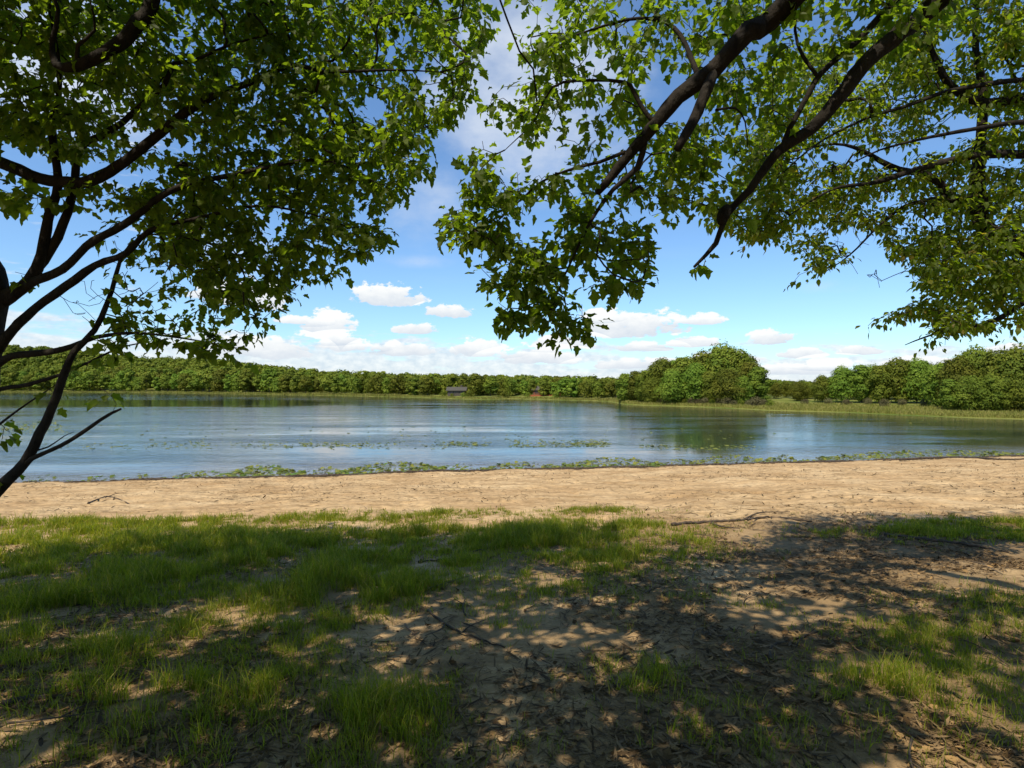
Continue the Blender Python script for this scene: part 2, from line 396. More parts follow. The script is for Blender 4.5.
class Tree:
    def __init__(s):
        s.pos = []; s.par = []; s.fixed = []; s.limbs = []; s.L = []; s.dir = []
    thin = 1.0
    def limb(s, pts, rad, name='limb', step=0.09, jit=0.006):
        rad = np.asarray(rad, float) * (s.thin if name == 'limb' else 1.0)
        P, R = smooth_path(pts, rad, step)
        k = np.clip(R / 0.05, 0.3, 1.5)[:, None]
        w = rng.normal(size=P.shape); w = (w + np.roll(w, 1, 0) + np.roll(w, 2, 0)) / 2
        P[1:-1] += (jit * k * w)[1:-1]
        s.limbs.append((name, P, R))
        T = norm(np.gradient(P, axis=0))
        b = len(s.pos)
        for i in range(len(P)):
            s.pos.append(P[i]); s.par.append(b + i - 1 if i else -1); s.dir.append(T[i])
    def grow(s, targets, leaf, n_leaf, kind, step=0.11, spread=0.10, reach=0.40, up=0.15):
        """join every target to the nearest wood, then hang a spray of leaves at its end"""
        targets = np.asarray(targets)
        base = np.array(s.pos)
        d0 = np.array([np.min(np.linalg.norm(base - t, axis=1)) for t in targets])
        order = np.argsort(d0 + rng.normal(size=len(d0)) * 0.05)
        cap = len(base) + len(targets) * 30
        A = np.zeros((cap, 3)); A[:len(base)] = base; n = len(base)
        dirs = np.zeros((cap, 3)); dirs[:n] = np.array(s.dir)
        for ti in order:
            t = targets[ti]
            dv = np.linalg.norm(A[:n] - t, axis=1)
            k = int(np.argmin(dv)); d = dv[k]
            if d < 0.04: continue
            p0 = A[k]
            c = p0 + dirs[k] * d * 0.35 + (t - p0) * 0.25 + np.array([0, 0, up * d])
            m_ = max(2, min(28, int(math.ceil(d / step))))
            tt = (np.arange(m_) + 1) / m_
            Bz = ((1 - tt) ** 2)[:, None] * p0 + (2 * tt * (1 - tt))[:, None] * c + (tt ** 2)[:, None] * t
            Bz[:-1] += rng.normal(size=(m_ - 1, 3)) * 0.014
            pr = k; last = p0
            for q in Bz:
                if n >= cap: break
                A[n] = q; dirs[n] = norm(q - last); s.pos.append(q); s.par.append(pr); s.dir.append(dirs[n]); pr = n; last = q; n += 1
            if n_leaf:
                # leaves along the last stretch
                u = rng.random(n_leaf) ** 0.7
                L = min(d, reach) / max(d, 1e-6)
                tq = 1 - L * (1 - u)
                c2 = ((1 - tq) ** 2)[:, None] * p0 + (2 * tq * (1 - tq))[:, None] * c + (tq ** 2)[:, None] * t
                axis_ = norm(t - c)
                side = norm(rng.normal(size=(n_leaf, 3)) * np.array([1, 1, 0.45]))
                pp = c2 + side * spread * rng.uniform(0.3, 1.2, n_leaf)[:, None] + np.array([0, 0, -0.03])
                D = norm(side * 0.9 + axis_ * 0.6 + np.array([0, 0, -0.55]) + rng.normal(size=(n_leaf, 3)) * 0.25)
                Nn = norm(np.array([0, 0, 1.0]) + rng.normal(size=(n_leaf, 3)) * 0.45 + SUN3 * 0.3)
                S = leaf * rng.uniform(0.45, 1.22, n_leaf)
                s.L.append((pp, D, Nn, S, kind))
    def build(s, name, base, label, cat, leafmat, group=None):
        root = empty(name, base); tag(root, label, cat, group)
        base = np.asarray(base, float)
        for nm, P, R in s.limbs:
            V, Fc = tubes([P - base], [R], 10 if R.max() > 0.03 else 7, 0.05)
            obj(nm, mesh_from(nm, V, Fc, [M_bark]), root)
        # twigs: pipe model radii
        pos = np.array(s.pos); par = np.array(s.par); n = len(pos)
        nl = sum(len(P) for _, P, _ in s.limbs)
        r = np.zeros(n); acc = np.zeros(n); kids = [[] for _ in range(n)]
        for i in range(n - 1, nl - 1, -1):
            if acc[i] == 0: acc[i] = 0.0022 ** 2.25
            r[i] = min(acc[i] ** (1 / 2.25), 0.03)
            acc[par[i]] += acc[i]; kids[par[i]].append(i)
        paths = []; rads = []
        done = np.zeros(n, bool)
        for i in range(nl, n):
            if done[i]: continue
            ch = [par[i], i]; done[i] = True
            while kids[ch[-1]]:
                k = max(kids[ch[-1]], key=lambda q: acc[q])
                if done[k]: break
                done[k] = True; ch.append(k)
            rr = r[ch].copy(); rr[0] = rr[1]
            paths.append(pos[ch] - base); rads.append(rr)
        if paths:
            V, Fc = tubes(paths, rads, 5)
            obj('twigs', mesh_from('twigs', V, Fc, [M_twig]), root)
        VV = []; FF = []; b = 0
        for kd in ('maple', 'beech'):
            sel = [l for l in s.L if l[4] == kd]
            if not sel: continue
            V, Fc = leaves_mesh(*[np.concatenate([l[k] for l in sel]) for k in range(4)], kd)
            VV.append(V - base); FF.append(Fc + b); b += len(V)
        obj('foliage', mesh_from('foliage', np.concatenate(VV), np.concatenate(FF), [leafmat], smooth=False), root)
        return root

SUN3 = np.array([SUN_H[0] * math.cos(SUN_EL), SUN_H[1] * math.cos(SUN_EL), math.sin(SUN_EL)])

def in_poly(x, y, poly):
    poly = np.asarray(poly, float); c = np.zeros(len(x), bool); j = len(poly) - 1
    for i in range(len(poly)):
        xi, yi = poly[i]; xj, yj = poly[j]
        c ^= ((yi > y) != (yj > y)) & (x < (xj - xi) * (y - yi) / (yj - yi + 1e-9) + xi); j = i
    return c

def spots(poly, n, Y0, Y1, seed, hole=0.35, hs=0.02):
    """n points inside a leafy volume: its silhouette as seen from the beach, between two depths; noise leaves gaps"""
    poly = np.asarray(poly, float); lo = poly.min(0); hi = poly.max(0); out = []
    while len(out) < n:
        q = lo + rng.random((n * 4, 2)) * (hi - lo)
        ok = in_poly(q[:, 0], q[:, 1], poly)
        ok &= fbm(q[:, 0] * hs + 50, q[:, 1] * hs * 1.6 + 50, seed, 3) > hole
        for x, y in q[ok]: out.append(at(x, y, rng.uniform(Y0, Y1)))
    return np.array(out[:n])

def roof(x0, x1, y0, y1, n, lo, hi, seed, hole=0.36):
    """crown above the frame: h above the ground follows the top of the view"""
    out = []
    while len(out) < n:
        x = rng.uniform(x0, x1); y = rng.uniform(y0, y1)
        if float(fbm(np.array([x * 0.55]), np.array([y * 0.55]), seed, 3)[0]) < hole: continue
        z = EYE + max(0.70 * max(y, 0) + 0.25, 1.6) + rng.uniform(lo, hi)
        out.append((x, y, z))
    return np.array(out)

def P_(seq): return [at(*q) for q in seq]

# ---- maple on the left
A = Tree(); A.thin = .76
ya = 5.0
gA = np.array([-5.15, 4.9, 0]); gA[2] = ground_z(gA[:1], gA[1:2])[0]
A.limb([gA + [0, 0, -0.1], gA + [0.02, 0, .25], at(-40, 500, 5), at(-22, 400, 5), at(-14, 330, 5), at(-8, 290, 5), at(-30, 220, 5), at(-58, 150, 5.05), at(-75, 60, 5.0), at(-60, -80, 4.8), at(-20, -220, 4.4)],
       [.22, .17, .145, .13, .125, .12, .10, .09, .08, .07, .05], 'trunk')
A.limb(P_([(-12, 310, 5), (8, 296, 5), (30, 279, 4.95), (40, 255, 4.9), (48, 215, 4.9), (58, 182, 4.85), (52, 130, 4.8), (60, 80, 4.7), (50, 10, 4.6)]), [.085, .08, .065, .052, .05, .045, .035, .025, .015])
A.limb(P_([(34, 272, 4.95), (50, 250, 4.95), (63, 222, 4.95), (73, 190, 4.95), (79, 150, 4.95), (100, 137, 4.9), (122, 122, 4.9), (150, 98, 4.85), (165, 84, 4.8), (174, 64, 4.75), (193, 61, 4.7), (236, 43, 4.7), (290, 30, 4.6)]),
       [.05, .05, .047, .043, .04, .036, .033, .03, .027, .022, .018, .013, .006])
A.limb(P_([(-50, 165, 5.05), (-10, 162, 5.0), (10, 168, 4.95), (32, 175, 4.9), (58, 181, 4.85), (85, 182, 4.8), (110, 172, 4.75), (135, 155, 4.7), (165, 130, 4.65), (190, 110, 4.6), (215, 95, 4.6), (245, 85, 4.6), (290, 66, 4.6), (330, 72, 4.6), (385, 70, 4.6), (440, 72, 4.6)]),
       [.075, .072, .07, .068, .064, .06, .055, .05, .047, .043, .038, .032, .025, .018, .012, .005])
A.limb(P_([(4, 303, 5), (31, 284, 4.9), (62, 269, 4.8), (94, 241, 4.7), (125, 225, 4.65), (166, 194, 4.6), (203, 181, 4.6), (250, 171, 4.6), (310, 160, 4.6), (345, 166, 4.6), (380, 185, 4.6)]),
       [.055, .048, .043, .040, .037, .033, .028, .022, .016, .011, .005])
A.limb(P_([(-2, 350, 5), (12, 331, 4.95), (35, 310, 4.9), (56, 294, 4.85), (94, 266, 4.8), (125, 253, 4.75), (150, 231, 4.7), (194, 219, 4.7), (256, 206, 4.7), (310, 214, 4.7), (350, 228, 4.7)]),
       [.055, .052, .048, .045, .04, .034, .028, .022, .015, .01, .005])
A.limb(P_([(-14, 372, 5.0), (0, 362, 4.9), (15, 355, 4.85), (50, 352, 4.8), (72, 346, 4.8), (98, 337, 4.75), (135, 333, 4.7), (180, 338, 4.7), (225, 345, 4.7)]), [.045, .042, .038, .035, .03, .023, .016, .01, .005])
A.limb(P_([(-20, 400, 5.0), (0, 389, 4.95), (30, 384, 4.9), (60, 375, 4.85), (90, 362, 4.8), (120, 348, 4.8), (152, 341, 4.75)]), [.028, .025, .022, .018, .014, .01, .005])
A.limb(P_([(-24, 440, 5.0), (0, 424, 4.95), (18, 410, 4.9), (40, 395, 4.85), (57, 384, 4.8)]), [.02, .015, .011, .008, .004])
# the second stem that leans up from the foot, and its bare fork
A.limb([gA + [.05, 0, .3], at(-45, 545, 4.8), at(-20, 512, 4.75), at(0, 487, 4.7), at(25, 461, 4.7), at(40, 433, 4.7), at(52, 410, 4.7), at(62, 383, 4.7), at(74, 352, 4.7), at(95, 331, 4.7), at(108, 302, 4.7), at(119, 265, 4.75), at(130, 245, 4.8), at(160, 228, 4.8), at(190, 205, 4.8)],
       [.085, .075, .068, .062, .052, .047, .043, .04, .036, .03, .025, .02, .015, .01, .005])
A.limb(P_([(20, 467, 4.7), (33, 458, 4.68), (60, 446, 4.65), (80, 434, 4.62), (100, 420, 4.6), (112, 413, 4.6), (121, 409, 4.6)]), [.035, .026, .022, .021, .019, .016, .011])
A.limb(P_([(30, 452, 4.7), (48, 447, 4.75), (64, 436, 4.8), (74, 432, 4.8)]), [.01, .008, .005, .003])
# heavy limb that dips in from above
A.limb(P_([(-60, -80, 4.8), (20, -150, 4.6), (110, -110, 4.4), (150, -40, 4.3), (152, 5, 4.3), (140, 22, 4.3), (127, 38, 4.3), (107, 53, 4.3), (76, 66, 4.3), (55, 64, 4.3), (52, 40, 4.3), (58, 10, 4.2), (40, -40, 4.1)]),
       [.07, .075, .075, .072, .07, .068, .066, .062, .05, .035, .026, .018, .008])
A.limb(P_([(78, 64, 4.3), (78, 45, 4.25), (95, 30, 4.2), (90, 0, 4.1)]), [.024, .018, .012, .006])
# limbs high over the frame that carry the shade
A.limb([at(-60, -80, 4.8), np.array([-3.9, 3.0, 8.2]), np.array([-2.3, 1.6, 8.9]), np.array([-.3, .5, 9.2])], [.07, .06, .04, .012])
A.limb([at(-75, 60, 5.0), np.array([-5.4, 3.2, 7.6]), np.array([-5.8, 1.2, 8.4]), np.array([-6.2, -1.2, 8.6])], [.07, .06, .04, .012])
A.limb([at(-58, 150, 5.05), np.array([-6.2, 5.8, 7.3]), np.array([-7.4, 6.2, 8.2]), np.array([-8.6, 6.4, 8.6])], [.06, .05, .03, .01])
A1 = [(-30, -60), (470, -60), (488, 20), (470, 90), (445, 128), (432, 165), (400, 185), (300, 205), (200, 195), (120, 152), (60, 155), (0, 140), (-40, 140)]
A2 = [(100, 185), (400, 180), (415, 225), (392, 238), (365, 262), (320, 282), (262, 320), (230, 300), (180, 265), (135, 225)]
A3 = [(120, 285), (250, 292), (262, 318), (240, 352), (165, 352), (90, 350)]
A.grow(spots(A1, 1420, 4.35, 6.2, 101, .23, .018), .080, 12, 'maple')
A.grow(spots(A2, 300, 4.45, 5.8, 102, .32, .02), .078, 11, 'maple')
A.grow(spots(A3, 36, 4.4, 4.9, 103, .34), .092, 7, 'maple')
A.grow(spots([(60, 172), (200, 182), (250, 250), (235, 335), (140, 338), (100, 255)], 75, 4.6, 5.5, 134, .33, .03), .08, 9, 'maple')
A.grow(P_([(4, 418, 4.9), (10, 432, 4.9), (2, 440, 4.9), (232, 348, 4.6), (248, 352, 4.6), (100, 388, 4.6), (85, 372, 4.7), (115, 362, 4.7), (50, 395, 4.8), (5, 475, 4.7), (15, 272, 4.8)]), .10, 6, 'maple', reach=.2)
A.grow(spots([(0, 178), (45, 180), (35, 212), (0, 222)], 10, 4.6, 5.2, 104, .2), .11, 7, 'maple')
A.grow(spots([(110, 240), (260, 250), (230, 330), (90, 345), (60, 300)], 120, 4.5, 5.1, 105, .2), .1, 0, 'maple')     # bare twigs
A.grow(spots([(-330, -120), (-30, -120), (-30, 330), (-330, 330)], 320, 4.2, 6.2, 106, .30), .12, 10, 'maple')
A.grow(roof(-9.5, 0.2, -3.0, 2.8, 1100, 0.1, 2.8, 107, .31), .150, 13, 'maple', step=.2, spread=.2, reach=.6)
A.grow(roof(-9.5, -2.2, 2.5, 4.6, 640, 0.1, 2.6, 109, .30), .140, 12, 'maple', step=.2, spread=.2, reach=.6)
A.grow(roof(-8, 0.5, -3.5, 2.6, 650, 0.2, 3.0, 108, .2), .150, 12, 'maple', step=.2, spread=.2, reach=.6)
A.build('maple_tree', gA, 'shaded multi-stemmed maple whose dark limbs reach in from the left edge', 'tree', M_leafA)

# ---- the big maple overhead
B = Tree(); B.thin = .70
gB = np.array([4.3, -3.0, 0]); gB[2] = ground_z(gB[:1], gB[1:2])[0]
top = gB + [-.35, .3, 5.6]
B.limb([gB + [0, 0, -.15], gB + [0, 0, .4], gB + [-.1, .05, 2.5], top, gB + [-.6, .2, 8.5], gB + [-.4, -.3, 11]], [.42, .32, .27, .23, .15, .04], 'trunk', .2, .01)
B.limb([top + [0, .1, -.7], np.array([3.5, -.6, 7.2]), np.array([2.9, 1.6, 7.4]), at(800, -10, 3.7), at(750, 33, 3.8), at(715, 69, 3.88), at(680, 95, 3.95), at(658, 122, 4.0), at(637, 146, 4.05), at(616, 170, 4.1), at(597, 193, 4.15)],
       [.15, .14, .125, .105, .095, .085, .075, .066, .058, .048, .036])
B.limb(P_([(714, 70, 3.88), (706, 92, 3.85), (697, 112, 3.83), (687, 132, 3.8), (677, 150, 3.8)]), [.05, .054, .052, .047, .036])
B.limb(P_([(645, 140, 4.05), (638, 168, 4.08), (613, 190, 4.1), (590, 222, 4.15), (574, 255, 4.15), (563, 279, 4.15), (552, 309, 4.15)]), [.036, .03, .024, .018, .013, .009, .004])
B.limb(P_([(655, 124, 4.0), (645, 112, 4.0), (634, 92, 4.0), (625, 82, 4.0), (590, 80, 4.05), (552, 87, 4.1), (535, 120, 4.2), (505, 150, 4.3)]), [.026, .024, .021, .019, .015, .012, .008, .004])
B.limb(P_([(625, 152, 4.05), (600, 162, 4.2), (569, 170, 4.3), (541, 182, 4.35), (510, 210, 4.4), (484, 232, 4.45), (455, 240, 4.5)]), [.022, .018, .015, .012, .009, .007, .003])
B.limb(P_([(700, 80, 3.9), (675, 28, 4.1), (640, 18, 4.2), (590, 30, 4.3), (540, 48, 4.4)]), [.03, .022, .018, .012, .004])
B.limb([top + [.1, .1, -.2], np.array([3.9, -.2, 7.6]), np.array([3.55, 2.0, 7.45]), at(940, -2, 4.0), at(905, 28, 4.05), at(864, 63, 4.1), at(838, 98, 4.15), at(814, 127, 4.2), at(778, 152, 4.25), at(750, 190, 4.3), at(727, 214, 4.35), at(716, 243, 4.37), at(694, 267, 4.4)],
       [.14, .13, .11, .095, .088, .08, .072, .064, .054, .042, .036, .028, .016])
B.limb(P_([(728, 208, 4.34), (723, 216, 4.33), (720, 224, 4.34)]), [.04, .05, .02], 'knot')
B.limb(P_([(905, -10, 4.2), (895, 0, 4.2), (856, 42, 4.2), (821, 74, 4.22), (810, 91, 4.22), (789, 130, 4.24), (781, 150, 4.25)]), [.04, .038, .034, .03, .03, .027, .027])
B.limb(P_([(817, 76, 4.2), (803, 56, 4.2), (795, 30, 4.2), (798, 0, 4.1)]), [.02, .018, .015, .01])
B.limb([np.array([3.55, 2.0, 7.45]), np.array([3.2, 3.2, 7.0]), at(905, -10, 4.2)], [.05, .045, .04])
B.limb(P_([(716, 110, 3.9), (735, 108, 4.0), (745, 122, 4.05), (748, 148, 4.1)]), [.014, .011, .008, .004])
B.limb(P_([(726, 212, 4.35), (705, 205, 4.4), (680, 198, 4.4), (650, 196, 4.4)]), [.01, .007, .005, .003])
# high limbs
B.limb([gB + [-.5, .2, 7.5], np.array([2.4, -1.8, 9.2]), np.array([.8, -.6, 9.6]), np.array([-1.2, .2, 9.4])], [.12, .09, .06, .015])
B.limb([gB + [-.5, .2, 7.9], np.array([4.6, -.6, 9.2]), np.array([5.6, .8, 9.4]), np.array([6.6, 2.0, 9.6])], [.12, .09, .06, .015])
B.limb([gB + [-.6, .2, 8.3], np.array([2.9, -.4, 9.6]), np.array([2.0, 1.0, 9.4]), np.array([1.2, 2.2, 9.2])], [.1, .08, .05, .012])
B1 = [(505, -40), (720, -40), (745, 40), (700, 60), (660, 110), (700, 170), (690, 225), (655, 205), (652, 255), (632, 305), (612, 300), (600, 262), (598, 335), (560, 347), (505, 312), (488, 280), (505, 250), (446, 235), (445, 215), (475, 195), (462, 150), (495, 130), (488, 90), (515, 40)]
B2 = [(670, 140), (740, 60), (800, 60), (775, 150), (740, 190), (700, 210), (650, 190)]
B.grow(spots(B1, 370, 4.0, 5.3, 111, .35, .024), .080, 9, 'maple')
B.grow(spots([(500, 240), (600, 225), (590, 335), (560, 345), (508, 310)], 56, 4.0, 4.6, 112, .30, .03), .082, 8, 'maple')
B.grow(spots(B2, 105, 4.1, 5.2, 113, .32), .080, 9, 'maple')
B.grow(spots([(720, -60), (960, -60), (960, 20), (840, 60), (780, 90), (735, 50)], 150, 3.8, 5.0, 114, .30), .082, 10, 'maple')
B.grow(spots([(438, 208), (500, 170), (515, 250), (468, 250)], 34, 4.2, 4.8, 131, .2), .09, 7, 'maple')
B.grow(spots([(478, 262), (530, 270), (530, 335), (500, 320)], 22, 4.1, 4.6, 132, .2), .09, 7, 'maple')
B.grow(spots([(600, 215), (655, 215), (645, 290), (608, 296)], 22, 4.1, 4.6, 133, .2), .09, 6, 'maple')
B.grow(P_([(612, 300, 4.3), (634, 292, 4.3), (622, 262, 4.3), (706, 262, 4.45), (590, 330, 4.2), (575, 332, 4.2), (560, 335, 4.2), (545, 316, 4.2), (742, 210, 4.35)]), .1, 6, 'maple', reach=.2)
B.grow(roof(-.5, 8.5, -4.0, 2.9, 560, 0.1, 2.8, 117, .40), .150, 13, 'maple', step=.2, spread=.2, reach=.6)
B.grow(roof(-.5, 6.5, -4.0, 2.4, 200, 0.2, 3.0, 118, .38), .150, 12, 'maple', step=.2, spread=.2, reach=.6)
B.build('maple_tree', gB, 'big overhanging maple whose two thick limbs cross the upper right of the view', 'tree', M_leafA)

# ---- small leaved tree on the right
Cc = Tree()
gC = np.array([7.6, 6.4, 0]); gC[2] = ground_z(gC[:1], gC[1:2])[0]
Cc.limb([gC + [0, 0, -.1], gC + [0, 0, .3], gC + [-.05, 0, 1.8], gC + [-.15, -.1, 3.2], gC + [-.1, -.2, 5.2], gC + [0, -.2, 7.5]], [.24, .17, .14, .12, .08, .02], 'trunk')
tc_ = gC + [-.1, 0, 2.4]
Cc.limb([tc_, at(1070, 262, 6.2), at(1030, 250, 6.15), at(1000, 236, 6.1), at(982, 222, 6.1), at(979, 200, 6.1), at(978, 176, 6.1), at(981, 140, 6.1), at(983, 88, 6.1), at(975, 40, 6.1), at(980, -30, 6.1)], [.095, .09, .085, .08, .085, .085, .066, .05, .042, .03, .012])
Cc.limb(P_([(976, 198, 6.1), (958, 202, 6.05), (948, 196, 6.0), (940, 183, 6.0), (923, 174, 5.95), (898, 169, 5.9), (863, 151, 5.85), (835, 144, 5.8), (800, 150, 5.8)]), [.055, .05, .045, .042, .036, .03, .021, .012, .004])
Cc.limb([gC + [-.15, -.1, 3.2], *P_([(1060, 160, 6.0), (1024, 155, 5.9), (979, 155, 5.8), (933, 165, 5.7), (900, 175, 5.6), (873, 183, 5.6), (831, 190, 5.5), (790, 215, 5.5)])], [.06, .048, .045, .039, .031, .026, .021, .012, .004])
Cc.limb([gC + [-.12, -.15, 4.0], *P_([(1070, 100, 6), (1024, 99, 5.9), (979, 102, 5.8), (954, 88, 5.75), (940, 70, 5.7), (926, 32, 5.65), (915, -20, 5.6)])], [.06, .05, .048, .042, .036, .031, .02, .01])
Cc.limb([gC + [-.12, -.15, 4.1], *P_([(1060, 84, 5.8), (1024, 80, 5.7), (983, 85, 5.6), (945, 92, 5.6), (909, 105, 5.6), (863, 120, 5.6), (815, 145, 5.6), (775, 180, 5.6)])], [.045, .03, .027, .024, .021, .017, .013, .009, .004])
Cc.limb([gC + [-.12, 0, 2.3], *P_([(1060, 290, 6.3), (1024, 303, 6.2), (1000, 318, 6.1), (975, 326, 6.0), (940, 332, 5.9), (905, 345, 5.9)])], [.05, .035, .03, .025, .018, .012, .004])
Cc.limb(P_([(948, 196, 6.0), (925, 201, 5.9), (905, 206, 5.9), (880, 225, 5.9), (850, 255, 5.9), (820, 275, 5.9)]), [.026, .02, .017, .012, .008, .003])
Cc.limb([gC + [-.1, -.1, 3.6], *P_([(1050, 130, 5.6), (1024, 122, 5.5), (980, 128, 5.4), (930, 137, 5.4), (880, 150, 5.4), (840, 170, 5.4)])], [.04, .028, .025, .021, .015, .009, .004])
Cc.limb([gC + [-.1, -.2, 5.2], np.array([6.6, 5.2, 8.8]), np.array([5.8, 4.0, 8.6]), np.array([5.2, 3.0, 8.4])], [.07, .06, .04, .012])
C1 = [(770, 60), (900, 20), (1060, 20), (1060, 230), (960, 240), (905, 232), (855, 225), (842, 258), (795, 282), (805, 250), (752, 232), (765, 205), (735, 190), (755, 130)]
C2 = [(885, 235), (1060, 230), (1060, 330), (1010, 325), (955, 335), (935, 330), (930, 312), (880, 322), (905, 290)]
Cc.grow(spots(C1, 1650, 5.5, 7.4, 121, .30, .02), .070, 12, 'beech', spread=.08, reach=.4)
Cc.grow(spots(C2, 640, 5.4, 7.0, 122, .27, .02), .070, 12, 'beech', spread=.08, reach=.4)
Cc.grow(spots([(900, -60), (1060, -60), (1060, 40), (900, 60)], 330, 5.2, 6.6, 123, .28, .02), .078, 11, 'beech', spread=.08, reach=.4)
Cc.grow(spots([(690, 150), (760, 120), (790, 180), (760, 240), (705, 225)], 150, 5.3, 6.6, 124, .30), .078, 10, 'beech', spread=.08, reach=.4)
Cc.grow(P_([(792, 284, 5.8), (806, 272, 5.8), (868, 326, 5.9), (880, 318, 5.9), (905, 348, 5.9), (925, 352, 5.9), (945, 345, 5.9), (930, 340, 5.9), (1010, 338, 6.0), (985, 338, 6.0), (740, 248, 5.8), (750, 240, 5.8)]), .075, 8, 'beech', reach=.25)
Cc.grow(spots([(820, 215), (905, 205), (885, 290), (840, 285)], 30, 5.5, 6.2, 125, .2), .1, 0, 'beech')
Cc.grow(spots([(1060, -40), (1320, -40), (1320, 330), (1060, 330)], 160, 5.4, 7.2, 126, .36), .11, 10, 'beech', spread=.12)
Cc.grow(roof(5.0, 11, 2.0, 4.6, 240, 0.2, 2.4, 127, .33), .15, 13, 'beech', step=.2, spread=.2, reach=.6)
Cc.build('beech_tree', gC, 'small-leaved tree that fills the right edge with fine bright foliage', 'tree', M_leafC)

# ------------------------------------------------------------------ grass and litter
def blades(name, P, Hh, Wd, lean, mat, segs=2):
    n = len(P)
    a = rng.random(n) * 2 * np.pi; side = np.stack([np.cos(a), np.sin(a), np.zeros(n)], -1)
    b = rng.random(n) * 2 * np.pi; ld = np.stack([np.cos(b), np.sin(b), np.zeros(n)], -1)
    up = np.array([0, 0, 1.0])
    rows = []
    for t, w in ((0, 1.0), (0.5, 0.8), (0.85, .4)):
        c = P + up * (Hh * t * (1 - 0.35 * lean * t))[:, None] + ld * (Hh * lean * t ** 2)[:, None]
        rows += [c - side * (Wd * w * .5)[:, None], c + side * (Wd * w * .5)[:, None]]
    tip = P + up * (Hh * (1 - 0.45 * lean))[:, None] + ld * (Hh * lean * 1.25)[:, None]
    V = np.stack(rows + [tip], 1).reshape(-1, 3)
    k = np.arange(n)[:, None] * 7
    q = np.concatenate([k + np.array([0, 1, 3, 2]), k + np.array([2, 3, 5, 4])]); t3 = k + np.array([4, 5, 6])
    return mesh_from(name, V, [q, t3], [mat])

n = 260000
u = rng.random(n)
yy = 2.3 + 10.6 * u ** 0.9; xx = rng.uniform(-1.02, 1.02, n) * yy
dens = grass_d(xx, yy)
keep = rng.random(n) < np.clip(dens, 0, 1) ** 1.0 * .46 * (yy / 11) ** .15 * np.clip(.25 + .11 * yy + .06 * xx, .35, 1)
tx, ty, td = xx[keep], yy[keep], dens[keep]
nb_ = rng.integers(5, 13, len(tx)); rep_ = np.repeat(np.arange(len(tx)), nb_)
sp_ = .022 + .03 * rng.random(len(tx))
xx = tx[rep_] + rng.normal(size=len(rep_)) * sp_[rep_]; yy = ty[rep_] + rng.normal(size=len(rep_)) * sp_[rep_]; dd = td[rep_]
P = np.stack([xx, yy, ground_z(xx, yy) - .005], -1)
tall = fbm(xx * .9, yy * .9, 88, 3)
Hh = (0.05 + 0.30 * np.clip(tall - .22, 0, 1) * np.clip(dd, .25, 1.1)) * rng.uniform(.35, 1.6, len(xx)) * rng.uniform(.5, 1.5, len(tx))[rep_]
o = obj('grass', blades('grass', P, Hh, rng.uniform(.0035, .0075, len(xx)) * np.clip(yy / 6, .8, 1.6), rng.uniform(.1, .8, len(xx)), M_grass))
tag(o, 'patchy green grass growing in the shade of the trees', 'grass', None, 'stuff')
print('grass blades', len(xx))

def scatter(name, n, mat, label, cat, lmin, lmax, ratio, densf, curl, y0=2.3, y1=12.5, pw=1.2):
    u = rng.random(n); yy = y0 + (y1 - y0) * u ** pw; xx = rng.uniform(-1.02, 1.02, n) * yy
    k = rng.random(n) < densf(xx, yy); xx, yy = xx[k], yy[k]; n = len(xx)
    L = rng.uniform(lmin, lmax, n) * rng.choice([.45, .7, 1, 1.7], n); Wd = L * ratio * rng.uniform(.6, 1.3, n)
    a = rng.random(n) * np.pi * 2
    e = 0.02
    gxn = -(ground_z(xx + e, yy) - ground_z(xx - e, yy)) / (2 * e); gyn = -(ground_z(xx, yy + e) - ground_z(xx, yy - e)) / (2 * e)
    up = norm(np.stack([gxn, gyn, np.ones(n)], -1) + rng.normal(size=(n, 3)) * .22)
    d = np.stack([np.cos(a), np.sin(a), np.zeros(n)], -1); s = norm(np.cross(up, d)); d = np.cross(s, up)
    c = np.stack([xx, yy, ground_z(xx, yy) + .006 + rng.random(n) * .012], -1)
    cu = curl * L * rng.uniform(-.3, 1, n)
    def pt(t, w, z): return c + d * (L * t)[:, None] + s * (Wd * w)[:, None] + up * (cu * z)[:, None]
    V = np.stack([pt(-.5, 0, .6), pt(-.15, .5, .25), pt(-.1, 0, 0), pt(-.15, -.5, .25), pt(.25, .4, .3), pt(.25, 0, .05), pt(.25, -.4, .3), pt(.5, 0, .8)], 1).reshape(-1, 3)
    k = np.arange(n)[:, None] * 8
    tri = np.concatenate([k + np.array(q) for q in ((0, 2, 1), (0, 3, 2), (4, 5, 7), (5, 6, 7))])
    qd = np.concatenate([k + np.array(q) for q in ((1, 2, 5, 4), (2, 3, 6, 5))])
    o = obj(name, mesh_from(name, V, [tri, qd], [mat], smooth=False)); tag(o, label, cat, None, 'stuff')
    print(name, n)

def d_lit(x, y):
    e = 11.0 + .15 * x
    base = np.clip((e - y) / 2.2, 0.015, 1)
    right = np.clip(.42 + .17 * x, .34, 1.0) + .45 * np.clip(-x - 1, 0, 1)
    return base * right * np.clip((fbm(x * 1.3, y * 1.3, 91) - .33) * 4.0, .04, 1)
scatter('dead_leaves', 40000, M_litter, 'brown dead leaves littering the bare shaded earth', 'leaf litter', .022, .048, .6, d_lit, .35, 2.3, 13.5)
scatter('wood_chips', 170000, M_chip, 'small bark scraps and broken twig pieces strewn over the earth', 'wood litter', .03, .11, .12, d_lit, .12, 2.3, 14.0)
def d_beach(x, y):
    return np.clip((fbm(x * .5, y * 1.1, 95) - .36) * 3, .03, 1) * np.clip((shore_near(x) - y) / 1.5, 0, 1)
scatter('beach_debris', 46000, M_chip2, 'dry stalks and twig bits scattered across the sunlit sand', 'beach litter', .045, .17, .12, d_beach, .03, 10.5, 29, .9)

